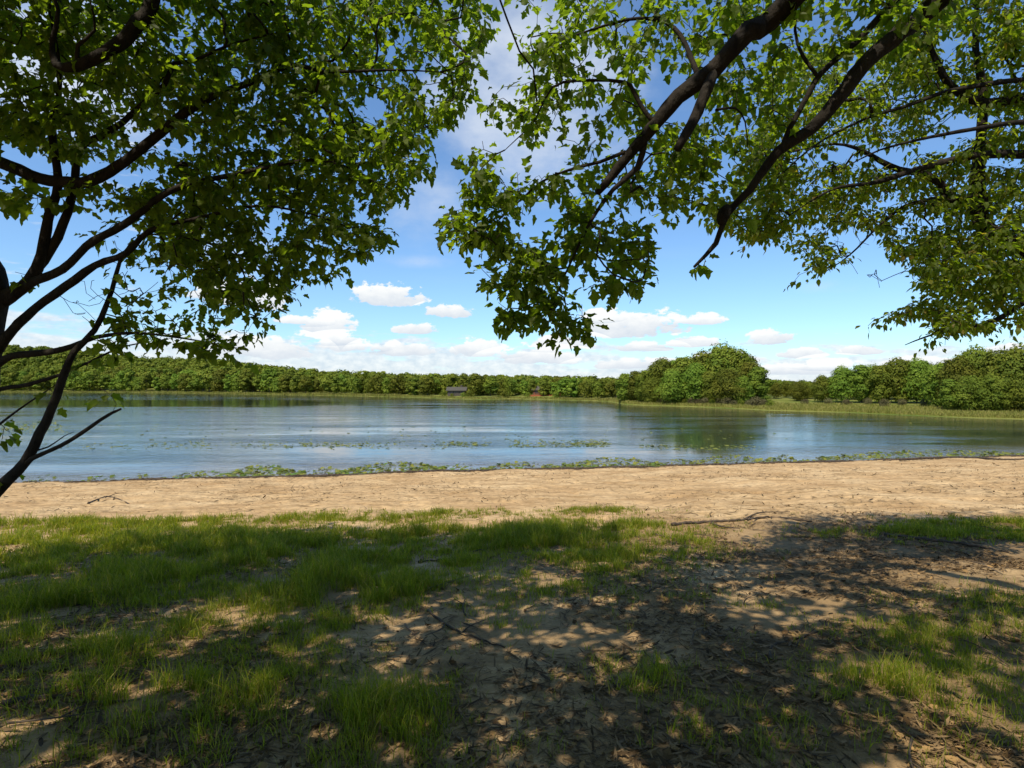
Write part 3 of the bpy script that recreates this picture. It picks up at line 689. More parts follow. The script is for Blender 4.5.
# wrack line where the water meets the sand
n = 10000
xx = rng.uniform(-26, 34, n); yy = shore_near(xx) - rng.choice([.30, .42, .95], n, p=[.5, .3, .2]) - rng.normal(size=n) * .09 - .25 * (vnoise(xx * .5, xx * 0, 12) - .5)
k = rng.random(n) < np.clip((fbm(xx * .6, xx * 0, 97) - .36) * 4, .06, 1); xx, yy = xx[k], yy[k]; n = len(xx)
a = rng.normal(size=n) * .5; L = rng.uniform(.08, .38, n)
c = np.stack([xx, yy, np.maximum(ground_z(xx, yy), 0) + .02], -1); d = np.stack([np.cos(a), np.sin(a), rng.normal(size=n) * .12], -1)
V, Fc = tubes([np.stack([q - e * l / 2, q + [0, 0, .012], q + e * l / 2]) for q, e, l in zip(c, d, L)], [np.array([.5, 1, .5]) * r for r in rng.uniform(.008, .024, n)], 4)
tag(obj('shore_wrack', mesh_from('shore_wrack', V, Fc, [M_stick])), 'dark line of washed up twigs along the water edge', 'wrack', None, 'stuff')

# ------------------------------------------------------------------ sticks lying about
def ground_stick(pix, r0, r1, label, cat, mat, forks=(), group=None, name='fallen_stick', lift=.0):
    g = [ground_at(*q) for q in pix]; base = g[0].copy()
    R = np.linspace(r0, r1, len(g))
    P, Rr = smooth_path(np.array([q - base + [0, 0, r + lift] for q, r in zip(g, R)]), R, .06)
    P[1:-1, 2] += rng.normal(size=len(P) - 2) * .006
    paths = [P]; rads = [Rr]
    for fk in forks:
        fg = np.array([ground_at(*q) for q in fk]) - base
        fg[1:, 2] += .03
        fp, fr = smooth_path(fg + [0, 0, r1], np.linspace((r0 + r1) / 2.4, r1 * .5, len(fg)), .06); paths.append(fp); rads.append(fr)
    V, Fc = tubes(paths, rads, 7, .06)
    o = obj(name, mesh_from(name, V, Fc, [mat]), None, base); tag(o, label, cat, group); return o

ground_stick([(88, 504), (98, 500), (108, 497), (120, 500), (129, 504)], .022, .010, 'crooked dry stick lying alone on the sand at the left', 'stick', M_stick, [[(108, 497), (116, 495), (124, 494)]])
ground_stick([(418, 563), (440, 561), (458, 558), (472, 553), (488, 549)], .016, .006, 'dark bent stick lying in the grass left of the middle', 'stick', M_stick, [[(472, 553), (480, 552), (486, 554)]])
ground_stick([(428, 612), (445, 625), (462, 634), (480, 640), (505, 648)], .012, .006, 'dark forked stick on the bare earth between two grass patches', 'stick', M_stick, [[(462, 634), (470, 630), (485, 624)], [(445, 625), (440, 634), (425, 640)]])
ground_stick([(672, 526), (710, 523), (742, 521), (770, 518), (812, 522)], .03, .014, 'long dark fallen branch where the bare earth meets the sand', 'branch', M_stick, [[(742, 521), (760, 515), (790, 514)], [(710, 523), (722, 529), (740, 531)]], name='fallen_branch')
ground_stick([(884, 536), (920, 540), (960, 545), (985, 549), (1008, 553)], .026, .014, 'long straight dark stick along the edge of the right grass patch', 'stick', M_stick)
ground_stick([(770, 660), (772, 648), (790, 642), (806, 636), (818, 632)], .011, .006, 'angular snapped twig on the littered earth at right of centre', 'stick', M_stick, [[(806, 636), (800, 644), (796, 652)]])
ground_stick([(2, 707), (30, 700), (60, 697), (95, 690)], .020, .010, 'dark stick in the deep shade at the lower left', 'stick', M_stick)
ground_stick([(40, 712), (90, 704), (140, 700)], .010, .006, 'thin stick lying just below a darker one at the lower left', 'stick', M_dry)
ground_stick([(900, 462), (930, 460), (965, 459), (1000, 461), (1040, 460)], .07, .03, 'weathered driftwood branch at the water edge at the far right', 'driftwood', M_stick, [[(965, 459), (975, 455), (990, 454)]], name='driftwood', lift=.05)
ground_stick([(610, 468.5), (640, 467.2), (672, 466.2)], .05, .03, 'dark waterlogged pole half buried at the water edge right of centre', 'driftwood', M_stick, name='driftwood', lift=.02)
ground_stick([(725, 655), (745, 668), (770, 676)], .008, .004, 'slim twig on the littered earth below a snapped angular one', 'stick', M_dry)
ground_stick([(655, 535), (676, 540), (690, 544)], .016, .010, 'short stout stick beside the middle grass patch', 'stick', M_stick)
# small twigs, all alike, in one group
twm = []
for k in range(5):
    L = .22 + .06 * k; pts = np.array([[t * L, .03 * math.sin(3 * t + k) + .01 * k * t, .006 + .01 * math.sin(t * 3)] for t in np.linspace(0, 1, 6)])
    ps = [pts]; rs = [np.linspace(.006, .0025, 6)]
    if k % 2: ps.append(np.array([pts[3], pts[3] + [.05, .04, .012], pts[3] + [.08, .09, .008]])); rs.append(np.array([.0035, .003, .0015]))
    V, Fc = tubes(ps, rs, 5); twm.append(mesh_from('twig', V, Fc, [M_stick if k % 2 else M_dry]))
cnt = 0
while cnt < 70:
    y = 2.7 + 8 * rng.random() ** 1.3; x = rng.uniform(-.9, .9) * y
    if rng.random() > .25 + .08 * x + .3: continue
    o = obj('twig', twm[cnt % 5], None, (x, y, float(ground_z(np.array([x]), np.array([y]))[0]) + .008)); o.rotation_euler = (0, -.03, rng.random() * 6.28)
    s = rng.uniform(.6, 1.4); o.scale = (s, s, s)
    tag(o, 'small thin twig lying among the litter on the shaded ground', 'twig', 'small twigs on the shaded ground'); cnt += 1

# ------------------------------------------------------------------ trees across the water
def crown(seed, h, w, lobes, per, leaf, low=.18, kind='round'):
    r = np.random.default_rng(seed); P = []; Nn = []
    cs = []
    for i in range(lobes):
        t = (i + .5) / lobes; zz = low + (1 - low) * t
        prof = math.sin(math.pi * min(max((zz - low) / (1 - low) * .82 + .14, 0), 1)) ** .75
        if kind == 'cone': prof = (1 - t) * .8 + .2
        a = i * 2.4 + r.normal() * .3; rr = w * .5 * prof * r.uniform(.35, .8)
        cs.append((rr * math.cos(a), rr * math.sin(a), zz * h * .94, w * r.uniform(.19, .31) * (0.75 + .3 * prof)))
    TN = []
    for cx, cy, cz, cr in cs:
        d = norm(r.normal(size=(per, 3))); d[:, 2] = np.where(r.random(per) < .55, np.abs(d[:, 2]), d[:, 2]); d = norm(d)
        bump_ = np.sin(d[:, 0] * 6 + cx * 40) * np.cos(d[:, 1] * 5 + cz * 30) + .6 * np.sin(d[:, 2] * 9 + cy * 50)
        rad = cr * (r.uniform(.86, 1.06, per) + .12 * bump_)
        rad[: per // 6] *= r.uniform(1.0, 1.38, per // 6)
        q = np.array([cx, cy, cz]) + d * rad[:, None] * np.array([1, 1, .82])
        P.append(q); Nn.append(norm(d + np.array([0, 0, .15]) + r.normal(size=(per, 3)) * .22)); TN.append(np.full(per, r.random()))
    P = np.concatenate(P); Nn = np.concatenate(Nn); n = len(P); TN = np.concatenate(TN)
    a = norm(np.cross(Nn, r.normal(size=(n, 3)))); b = np.cross(Nn, a); s = leaf * r.uniform(.6, 1.4, n)
    V = np.stack([P - a * s[:, None] * .5, P - b * s[:, None] * .4 + Nn * s[:, None] * .08, P + a * s[:, None] * .5, P + b * s[:, None] * .42], 1).reshape(-1, 3)
    V[:, 2] = np.maximum(V[:, 2], .03)
    Q = np.arange(n * 4).reshape(-1, 4)
    crown.tone = np.repeat(TN, 4)
    tp = [np.array([[0, 0, -.4], [.05, 0, h * .3], [0, .05, h * .62], [0.1, 0, h * .85]])]; tr = [np.array([.028, .02, .013, .004]) * h * .8]
    for cx, cy, cz, cr in cs[::2]:
        z0 = max(h * .2, cz * .62); tp.append(np.array([[0.04, 0, z0], [cx * .5, cy * .5, (z0 + cz) / 2], [cx, cy, cz]])); tr.append(np.array([.011, .007, .003]) * h * .8)
    return V, Q, tubes(tp, tr, 6), crown.tone

def set_tone(me, t):
    at_ = me.attributes.new('tone', 'FLOAT', 'POINT'); v = np.full(len(me.vertices), .5, np.float32); v[:len(t)] = t
    at_.data.foreach_set('value', v); return me
def two_part(name, c):
    V, Q, (tv, tf), tn = c
    return set_tone(mesh_from('crown', V, Q, [M_far], smooth=False), tn), mesh_from('trunk', tv, tf, [M_farbark])
def one_part(name, c, mats):
    V, Q, (tv, tf), tn = c; n = len(V)
    return set_tone(mesh_from(name, np.concatenate([V, tv]), [Q, tf[0] + n, tf[1] + n], mats, smooth=False, midx=np.concatenate([np.zeros(len(Q)), np.ones(len(tf[0]) + len(tf[1]))])), tn)

MID = [two_part('t', crown(s, 1.0, w, lb, 420, .042, low)) for s, w, lb, low in ((1, .80, 18, .10), (2, .95, 22, .08), (3, .70, 17, .08), (4, .85, 19, .14), (5, .62, 15, .10), (6, 1.05, 22, .05))]
LOW = [one_part('t', crown(20 + s, 1.0, w, 11, 130, .075, low), [M_far, M_farbark]) for s, w, low in ((1, .75, .16), (2, .6, .22), (3, .9, .12), (4, .7, .28), (5, .55, .05), (6, .8, .24))]
BUSH = [one_part('t', crown(40 + s, 1.0, 1.5, 12, 90, .10, .02), [M_shrub, M_farbark]) for s in range(3)]
GBUSH = [one_part('t', crown(50 + s, 1.0, 1.4, 12, 90, .10, .02), [M_far, M_farbark]) for s in range(3)]

def gzf(x, y): return float(ground_z(np.array([x]), np.array([y]))[0])

def mid_tree(px, topy, Y, var, label, group=None, wide=1.0, name='broadleaf_tree'):
    x = (px - 512) / F * Y; z = gzf(x, Y); h = 1.0 * (EYE + (HOR - topy) / F * Y - z)
    root = empty(name, (x, Y, z), rng.random() * 6.28); tag(root, label, 'tree', group)
    root.scale = (h * wide, h * wide, h)
    cm, tm = MID[var]
    obj('crown', cm, root); obj('trunk', tm, root)

# wooded point (left to right)
pt = [(626, 374, 138, 2, 'first low tree at the water on the left tip of the wooded point', 1.15), (636, 372, 135, 4, 'low slender tree at the left tip of the wooded point', 1.0), (645, 371, 130, 2, 'second tree from the left tip of the wooded point, paler and narrow', 1.0),
      (662, 361, 130, 0, 'rounded tree on the left shoulder of the wooded point', .95), (684, 358, 127, 2, 'tree on the wooded point just left of its tallest crowns, leaning over the bank', 1.05),
      (704, 355, 130, 3, 'tree behind the front row near the middle of the wooded point', .9), (696, 367, 121, 5, 'shorter broad tree in front near the middle of the wooded point', .9),
      (722, 349, 128, 1, 'tallest broad tree crowning the wooded point', .95), (738, 353, 124, 0, 'tall tree right beside the tallest crown on the wooded point', .95),
      (728, 372, 113, 5, 'shorter bright tree at the front of the wooded point right of its middle', .95), (750, 363, 120, 2, 'tree at the right shoulder of the wooded point', 1.05),
      (758, 368, 116, 4, 'darker last tree at the right end of the wooded point', 1.2), (672, 372, 122, 3, 'front tree low on the left half of the wooded point', .95)]
for px, ty, Y, v, lab, w in pt: mid_tree(px, ty, Y, v, lab, None, w)
for px, ty, Y, v in ((640, 376, 139, 0), (656, 369, 138, 1), (676, 361, 138, 2), (690, 360, 137, 0), (712, 355, 137, 4), (744, 358, 133, 3), (752, 371, 128, 0), (710, 372, 118, 2), (742, 378, 112, 0), (652, 380, 127, 5), (632, 384, 137, 3)):
    mid_tree(px, ty, Y, v, 'tree filling in behind and between the front trees of the wooded point', 'inner trees of the wooded point', 1.0)

# right bank
rb = [(800, 384, 118, 5, 'small tree at the left end of the right bank woods', 1.0), (822, 377, 112, 0, 'pale tree second from the left on the right bank', .9), (842, 369, 110, 3, 'tree on the right bank with a thin open top left of the middle', .9),
      (862, 366, 108, 4, 'narrow tree with open branches on the right bank', 1.0), (880, 366, 105, 2, 'tree with brownish trunk showing on the right bank', .95), (898, 361, 104, 0, 'tallest tree of the middle group on the right bank', .9),
      (918, 362, 102, 3, 'tree right of the tallest one in the middle group of the right bank', .85), (938, 365, 90, 2, 'front tree at the left edge of the right bank grove by the water', .95), (958, 360, 86, 0, 'rounded tree of the grove by the water at the right', .8),
      (978, 352, 88, 1, 'tallest broad tree of the grove by the water at the right', .8), (1000, 355, 84, 5, 'broad tree by the water near the right edge', .8), (1022, 351, 82, 1, 'large tree cut by the right edge of the view across the water', .8),
      (990, 377, 80, 3, 'low bushy tree in front of the grove by the water', .9), (950, 380, 83, 4, 'low dark tree at the foot of the grove by the water', 1.1)]
for px, ty, Y, v, lab, w in rb: mid_tree(px, ty, Y, v, lab, None, w)
for px, ty, Y, v in ((776, 384, 128, 3), (786, 383, 132, 0), (797, 383, 126, 5), (810, 384, 125, 1), (832, 377, 122, 2), (852, 372, 120, 0), (872, 368, 118, 1), (890, 366, 116, 3), (908, 365, 116, 5), (928, 367, 112, 1), (948, 364, 98, 3), (968, 360, 98, 5), (1012, 356, 95, 3), (1045, 352, 84, 0), (1070, 352, 82, 2), (1005, 380, 79, 4), (1040, 375, 76, 5), (1100, 350, 80, 1), (970, 379, 82, 5), (985, 366, 92, 0)):
    mid_tree(px, ty, Y, v, 'tree filling in behind the front trees of the right bank', 'inner trees of the right bank', .95)

# far shore: individual trees along the water, the wooded hill behind as one mass
def simple_tree(px, Y, h, meshes, label, group, name='shore_tree', wide=1.0, cat='tree'):
    x = (px - 512) / F * Y
    o = obj(name, meshes[int(rng.integers(len(meshes)))], None, (x, Y, gzf(x, Y) - .1)); s = h * rng.uniform(.9, 1.1)
    o.scale = (s * wide, s * wide, s); o.rotation_euler = (0, 0, rng.random() * 6.28); tag(o, label, cat, group); return o
def top_room(px, Y):
    return EYE + (HOR - float(np.interp(px, T_px, T_py))) / F * Y - gzf((px - 512) / F * Y, Y)
cl = 0
px = -60.0
while px < 640:
    S = float(far_shore(np.array([px]))[0]); h = np.interp(px, [-60, 100, 256, 400, 600], [14.5, 15, 12.5, 9.6, 8.3])
    for row, (dy, ps) in enumerate(((.018, 0), (.05, .5), (.10, .2))):
        q = px + (ps + rng.uniform(-.3, .3)) * 9
        if 470 < q < 500 and row == 0 or (515 < q < 555 and row == 0) or (438 < q < 470 and row == 0): continue
        if 440 < q < 470 and row == 1: continue
        Yq = float(far_shore(np.array([q]))[0]) * (1.015 + dy) + 5 + rng.uniform(-1, 1)
        simple_tree(q, Yq, min(h * rng.uniform(.68, 1.1), top_room(q, Yq) * rng.uniform(.70, 1.0)), LOW, 'rounded green tree in the row along the far shore', 'trees along the far shore', wide=rng.uniform(.8, 1.35)); cl += 1
    px += h * F / S * .42
print('far trees', cl)
VV = []; QQ = []; b = 0
TT_ = []
pool = [crown(70 + s, 1.0, w, 8, 50, .13, .12) for s, w in ((1, .8), (2, .65), (3, .95), (4, .75), (5, .55), (6, .9))]
nf = 0
for px in np.arange(-380, 840, 4.4):
    S = float(far_shore(np.array([px]))[0]) if px < 612 else float(np.interp(px, [612, 840], [165, 150]))
    for t in np.arange(.10, .62, .055 if px < 330 else .09):
        Y = S * (1 + t) + 10 + rng.uniform(-6, 6); q = px + rng.uniform(-6, 6); x = (q - 512) / F * Y
        V, Q4, _, tn = pool[int(rng.integers(6))]
        h = (13 if px < 256 else np.interp(px, [256, 420, 840], [12.5, 9.6, 9.0])) * rng.uniform(.8, 1.15); h = min(h, top_room(q, Y) * rng.uniform(.74, 1.09)); a = rng.random() * 6.28
        if h < 3: continue
        Rm = np.array([[math.cos(a), -math.sin(a), 0], [math.sin(a), math.cos(a), 0], [0, 0, 1]])
        VV.append((V * h) @ Rm.T + [x, Y, gzf(x, Y) - .3]); QQ.append(Q4 + b); TT_.append(np.clip(tn * .4 + rng.random() * .7 - .05, 0, 1)); b += len(V); nf += 1
o = obj('hill_forest', mesh_from('hill_forest', np.concatenate(VV), np.concatenate(QQ), [M_far], smooth=False)); set_tone(o.data, np.concatenate(TT_)); tag(o, 'dense green forest rising over the hills behind the far shore', 'forest', None, 'stuff')
print('forest', nf)

# shrubs
for i, px in enumerate(np.arange(655, 772, 7.2)):
    S = float(far_shore(np.array([px]))[0])
    simple_tree(px, S + 4.5 + rng.uniform(-1, 1.5), rng.uniform(1.0, 1.7), BUSH if i % 4 else GBUSH, 'low brownish marsh shrub along the foot of the wooded point', 'shrubs along the wooded point', 'shrub', cat='shrub')
for px in (805, 828, 846, 868, 884, 902, 925, 940):
    S = float(far_shore(np.array([px]))[0])
    simple_tree(px, S + 13 + rng.uniform(-3, 4), rng.uniform(1.0, 1.6), BUSH, 'low brownish shrub in the marsh grass of the right bank', 'shrubs in the right bank marsh', 'shrub', cat='shrub')
for q, h_ in ((444, 2.3), (452, 1.3), (463, 1.5), (470, 2.2), (528, 1.8), (556, 2.2)):
    simple_tree(q, float(far_shore(np.array([q]))[0]) + 7, h_, GBUSH, 'low green bush beside a house on the far shore', 'bushes beside the far houses', 'bush', cat='bush')
simple_tree(503, 196, 2.6, GBUSH, 'pale rounded bush by the far shore between two houses', None, 'bush', cat='bush')

# marsh grass on the far banks
n = 60000
px = rng.uniform(560, 1090, n); px = np.where(rng.random(n) < .30, rng.uniform(-60, 620, n), px); S = far_shore(px)
dep = np.where(px > 612, 14, 5); Y = S + .3 + dep * rng.random(n) ** 1.4; x = (px - 512) / F * Y
P = np.stack([x, Y, ground_z(x, Y)], -1)
o = obj('marsh_grass', blades('marsh_grass', P, rng.uniform(.2, .6, n) * np.where(px < 400, 1.8, 1) * (.5 + fbm(x * .15, Y * .15, 55)), rng.uniform(.05, .11, n) * np.clip(Y / 100, .7, 3), rng.uniform(.05, .4, n), M_reed)); tag(o, 'tall yellow green marsh grass along the far banks', 'marsh grass', None, 'stuff')

# ------------------------------------------------------------------ houses on the far shore
M_siding = simple_mat('grey_siding', (0.05, 0.043, 0.037), (0.09, 0.075, 0.065), 3)
M_brown = simple_mat('brown_siding', (0.09, 0.05, 0.03), (0.14, 0.08, 0.05), 3)
M_roofm = simple_mat('shingle_roof', (0.045, 0.042, 0.036), (0.085, 0.078, 0.065), 6)
M_roofd = simple_mat('dark_roof', (0.06, 0.05, 0.048), (0.10, 0.09, 0.085), 6)
M_deck = simple_mat('red_deck', (0.24, 0.065, 0.03), (0.34, 0.11, 0.05), 4)
M_glass = simple_mat('window_glass', (0.03, 0.035, 0.04), (0.06, 0.065, 0.07), 2, .1)
M_white = simple_mat('window_trim', (0.12, 0.10, 0.085), (0.18, 0.15, 0.13), 2)
def box(x0, x1, y0, y1, z0, z1):
    V = np.array([[x, y, z] for z in (z0, z1) for x, y in ((x0, y0), (x1, y0), (x1, y1), (x0, y1))], float)
    return V, np.array([[3, 2, 1, 0], [4, 5, 6, 7], [0, 1, 5, 4], [1, 2, 6, 5], [2, 3, 7, 6], [3, 0, 4, 7]])
def boxobj(name, b, mat, parent):
    me = mesh_from(name, *box(*b), [mat], smooth=False); return obj(name, me, parent)
def house(px, Y, w, d, h, rh, wall, roofm, label, deck=False):
    x = (px - 512) / F * Y; z = gzf(x, Y)
    r = empty('lake_house', (x, Y, z)); tag(r, label, 'house')
    boxobj('wall', (-w / 2, w / 2, -d / 2, d / 2, -.6, h), wall, r)
    o_ = .5
    V = np.array([[-w / 2 - o_, -d / 2 - o_, h - .15], [w / 2 + o_, -d / 2 - o_, h - .15], [w / 2 + o_, d / 2 + o_, h - .15], [-w / 2 - o_, d / 2 + o_, h - .15],
                  [-w / 2 - o_, -d / 2 - o_, h + .05], [w / 2 + o_, -d / 2 - o_, h + .05], [w / 2 + o_, d / 2 + o_, h + .05], [-w / 2 - o_, d / 2 + o_, h + .05], [-w / 2 - o_, 0, h + rh], [w / 2 + o_, 0, h + rh]])
    rf = obj('roof', mesh_from('roof', V, [np.array([[0, 3, 2, 1], [0, 1, 5, 4], [2, 3, 7, 6], [4, 5, 9, 8], [6, 7, 8, 9]]), np.array([[7, 4, 8], [5, 6, 9]]), np.array([[1, 2, 6, 5], [3, 0, 4, 7]])], [roofm], smooth=False), r)
    boxobj('chimney', (w * .2, w * .2 + .7, -.3, .4, h + rh * .4, h + rh + .7), M_deck if deck else wall, rf)
    for k in range(3):
        cx = -w * .32 + k * w * .32
        wd = boxobj('window', (cx - .75, cx + .75, -d / 2 - .06, -d / 2 + .02, .9, 2.1), M_white, r)
        boxobj('pane', (cx - .62, cx + .62, -d / 2 - .085, -d / 2 - .062, 1.02, 1.98), M_glass, wd)
    boxobj('door', (w * .40 - .45, w * .40 + .45, -d / 2 - .06, -d / 2 + .02, .05, 2.05), M_brown, r)
    if deck:
        dk = boxobj('deck', (-w * .75, w * 1.1, -d / 2 - 3.0, -d / 2 - .1, -1.2, .25), M_deck, r)
        for k in range(7): boxobj('railing_post', (-w * .74 + k * w * .3, -w * .74 + k * w * .3 + .12, -d / 2 - 2.98, -d / 2 - 2.86, .25, 1.15), M_deck, dk)
house(457, 208, 6.4, 5, 1.9, 1.3, M_siding, M_roofm, 'grey low house with a pale roof among trees on the far shore')
house(541, 204, 6.0, 5, 2.0, 1.4, M_brown, M_roofd, 'brown house with a long reddish deck on the far shore', True)

# ------------------------------------------------------------------ lily pads
def pad_mesh(seed, tilt):
    r = np.random.default_rng(seed); k = 13
    a = np.linspace(.28, 2 * math.pi - .28, k); rr = 1 + .06 * r.normal(size=k)
    V = [[0, 0, 0]] + [[math.cos(t) * q, math.sin(t) * q * .86, .10 * math.sin(2 * t + seed) + .05 * r.normal()] for t, q in zip(a, rr)]
    V = np.array(V) * .5
    c, s = math.cos(tilt), math.sin(tilt)
    V = V @ np.array([[1, 0, 0], [0, c, s], [0, -s, c]])
    up = max(0, -V[:, 2].min()) * .8 + .03
    V[:, 2] += up
    T = np.array([[0, i, i + 1] for i in range(1, k)])
    tv, tf = tubes([np.array([[0, 0, -.25], [0.01, 0, up * .5], V[0]])], [np.array([.03, .025, .02])], 4)
    return mesh_from('lily_pad', np.concatenate([V, tv]), [np.concatenate([T, tf[1] + len(V)]), tf[0] + len(V)], [M_pad], smooth=False), V, T
PADS = [pad_mesh(s, t) for s, t in enumerate((.03, .07, .15, .26, .42, .10))]
strip = [(20, 76, .35), (76, 170, .2), (170, 232, .6), (225, 305, 1.6), (300, 345, .5), (338, 442, 1.6), (440, 485, .5), (482, 560, .9), (562, 662, 1.6), (662, 700, .9), (690, 765, 1.1), (766, 796, 1.8), (798, 830, .9), (820, 1030, 1.5)]
cand = []
for a, b_, dn in strip:
    for _ in range(int((b_ - a) * dn * 2.3)):
        px = rng.uniform(a, b_); t = (px - a) / (b_ - a)
        base_x = (px - 512) / F * 28
        Y = float(shore_near(np.array([base_x]))[0]) + .25 + (3.4 if dn > 1 else 2.2) * rng.random() * (.35 + .9 * math.sin(math.pi * min(max(t, .05), .95)))
        if px > 820: Y += .9
        cand.append(((px - 512) / F * Y, Y, rng.uniform(.13, .30), True))
ind = []; mass = []
for c in cand: (ind if rng.random() < .22 else mass).append(c)
for px0, px1, py0, py1, k in ((300, 380, 443, 448, 16), (440, 492, 442, 447, 12), (510, 612, 439, 449, 34), (575, 605, 444, 449, 14), (0, 480, 425, 452, 26), (70, 180, 440, 449, 12), (790, 840, 444, 448, 6), (620, 760, 446, 452, 12), (480, 760, 428, 440, 6)):
    for _ in range(k):
        px = rng.uniform(px0, px1); py = rng.uniform(py0, py1); Y = 4 * F / (py - HOR); ind.append(((px - 512) / F * Y, Y, rng.uniform(.18, .42), False))
ind = sorted(ind, key=lambda c: c[1])[:295]
for x, Y, s, near in ind:
    k = int(rng.integers(6 if near else 3)); o = obj('lily_pad', PADS[k][0], None, (x, Y, 0.0)); o.scale = (s, s, s); o.rotation_euler = (0, 0, rng.uniform(-.9, .9) + (math.pi if rng.random() < .3 else 0))
    if near: tag(o, 'small green lily pad in the shallow strip beside the beach', 'lily pad', 'lily pads along the beach')
    else: tag(o, 'single lily pad floating out on the open water', 'lily pad', 'lily pads on the open water')
print('pads', len(ind), 'mass', len(mass))
for px0, px1, py0, py1, k in ((150, 480, 441, 449, 170), (300, 380, 443, 446, 90), (440, 490, 442, 446, 90), (510, 610, 440, 447, 230), (570, 605, 443, 447, 70), (-20, 62, 422, 431, 320), (640, 760, 445, 450, 110), (30, 260, 443, 449, 80), (0, 480, 424, 440, 130), (100, 160, 406, 408, 40), (800, 1020, 420, 424, 30), (480, 800, 428, 440, 60)):
    for _ in range(k):
        px = rng.uniform(px0, px1); py = rng.uniform(py0, py1); Y = 4 * F / (py - HOR); mass.append(((px - 512) / F * Y, Y, rng.uniform(.14, .36), px1 == 62))
VV = []; TT = []; b = 0
for x, Y, s, near in mass:
    V, T = PADS[int(rng.integers(6 if near else 3))][1:]; a = rng.uniform(-1, 1) + (math.pi if rng.random() < .4 else 0)
    Rm = np.array([[math.cos(a), -math.sin(a), 0], [math.sin(a), math.cos(a), 0], [0, 0, 1]])
    VV.append((V * s * rng.uniform(.6, 1.1)) @ Rm.T + [x, Y, 0]); TT.append(T + b); b += len(V)
o = obj('water_weeds', mesh_from('water_weeds', np.concatenate(VV), np.concatenate(TT), [M_padmat], smooth=False)); tag(o, 'yellow green mats of crowded water weeds along the shallows', 'water weeds', None, 'stuff')

# ------------------------------------------------------------------ sky with clouds
w = bpy.data.worlds.new('World'); SC.world = w; w.use_nodes = True
nt = w.node_tree; nt.nodes.clear()
sky = N(nt, 'ShaderNodeTexSky', sky_type='NISHITA', sun_disc=False, sun_elevation=SUN_EL, sun_rotation=math.atan2(SUN_H[0], SUN_H[1]), altitude=200, air_density=1.0, dust_density=0.6, ozone_density=2.0)
tc = N(nt, 'ShaderNodeTexCoord'); vec = tc.outputs['Generated']
sp = N(nt, 'ShaderNodeSeparateXYZ'); nt.links.new(vec, sp.inputs[0])
az = math_n(nt, 'ARCTAN2', sp.outputs[0], sp.outputs[1]); el = math_n(nt, 'ARCSINE', sp.outputs[2])
cmb = N(nt, 'ShaderNodeCombineXYZ'); nt.links.new(az, cmb.inputs[0]); nt.links.new(math_n(nt, 'MULTIPLY', el, 1.7), cmb.inputs[1])
q = cmb.outputs[0]
nb = noise(nt, q, 21, 8, 0.62); ns = noise(nt, q, 55, 5, 0.6)
puff = math_n(nt, 'ADD', math_n(nt, 'MULTIPLY', math_n(nt, 'SUBTRACT', nb, .5), 3.2), math_n(nt, 'MULTIPLY', math_n(nt, 'SUBTRACT', ns, .5), 1.5))
def azel(px, py):
    a = math.atan((px - 512) / F); return a, math.atan((HOR - py) / F * math.cos(a))
mask = None; shade = None
for px, py, rx, ry in [(388, 300, 44, 17), (450, 314, 30, 11), (418, 331, 25, 9), (328, 332, 34, 24), (628, 330, 72, 22), (600, 318, 20, 10), (640, 349, 36, 8), (700, 322, 30, 9), (776, 341, 32, 11), (802, 355, 28, 8), (832, 366, 34, 8), (480, 352, 36, 14),
                       (345, 347, 36, 12), (300, 322, 26, 8), (560, 346, 40, 12), (690, 344, 34, 8), (860, 352, 26, 7), (920, 366, 50, 8), (260, 352, 60, 18), (400, 352, 40, 12), (540, 360, 50, 12), (720, 360, 40, 9), (1010, 352, 26, 8), (240, 300, 60, 20), (640, 366, 60, 9), (790, 372, 70, 8)]:
    a0, e0 = azel(px, py); ra = math.atan(rx / F) * math.cos(a0) ** 2; re = math.atan(ry / F)
    dx = math_n(nt, 'MULTIPLY', math_n(nt, 'SUBTRACT', az, a0), 1 / ra)
    dy = math_n(nt, 'MULTIPLY', math_n(nt, 'SUBTRACT', el, e0), 1 / re)
    dyl = math_n(nt, 'MAXIMUM', dy, math_n(nt, 'MULTIPLY', dy, -2.6))          # flat base
    v = math_n(nt, 'SUBTRACT', 1.0, math_n(nt, 'ADD', math_n(nt, 'MULTIPLY', dx, dx), math_n(nt, 'MULTIPLY', dyl, dyl)))
    s_ = math_n(nt, 'MULTIPLY', math_n(nt, 'GREATER_THAN', v, -1.0), dy)
    mask = v if mask is None else math_n(nt, 'MAXIMUM', mask, v)
    shade = s_ if shade is None else math_n(nt, 'ADD', shade, s_)
cum = N(nt, 'ShaderNodeMapRange', interpolation_type='SMOOTHSTEP', i_1=0.12, i_2=0.42); nt.links.new(math_n(nt, 'ADD', mask, puff), cum.inputs[0])
# cloud deck low over the horizon
cm2 = N(nt, 'ShaderNodeCombineXYZ'); nt.links.new(math_n(nt, 'MULTIPLY', az, 1.0), cm2.inputs[0]); nt.links.new(math_n(nt, 'MULTIPLY', el, 5.0), cm2.inputs[1])
nd = noise(nt, cm2.outputs[0], 9, 7, .6)
band = N(nt, 'ShaderNodeMapRange', i_1=0.0, i_2=0.12, i_3=.26, i_4=-.30); nt.links.new(el, band.inputs[0])
lft = N(nt, 'ShaderNodeMapRange', i_1=-.5, i_2=.35, i_3=.10, i_4=-.07); nt.links.new(az, lft.inputs[0])
deck = N(nt, 'ShaderNodeMapRange', interpolation_type='SMOOTHSTEP', i_1=.40, i_2=.55); nt.links.new(math_n(nt, 'ADD', nd, math_n(nt, 'ADD', band.outputs[0], lft.outputs[0])), deck.inputs[0])
dk = math_n(nt, 'MULTIPLY', deck.outputs[0], .85)
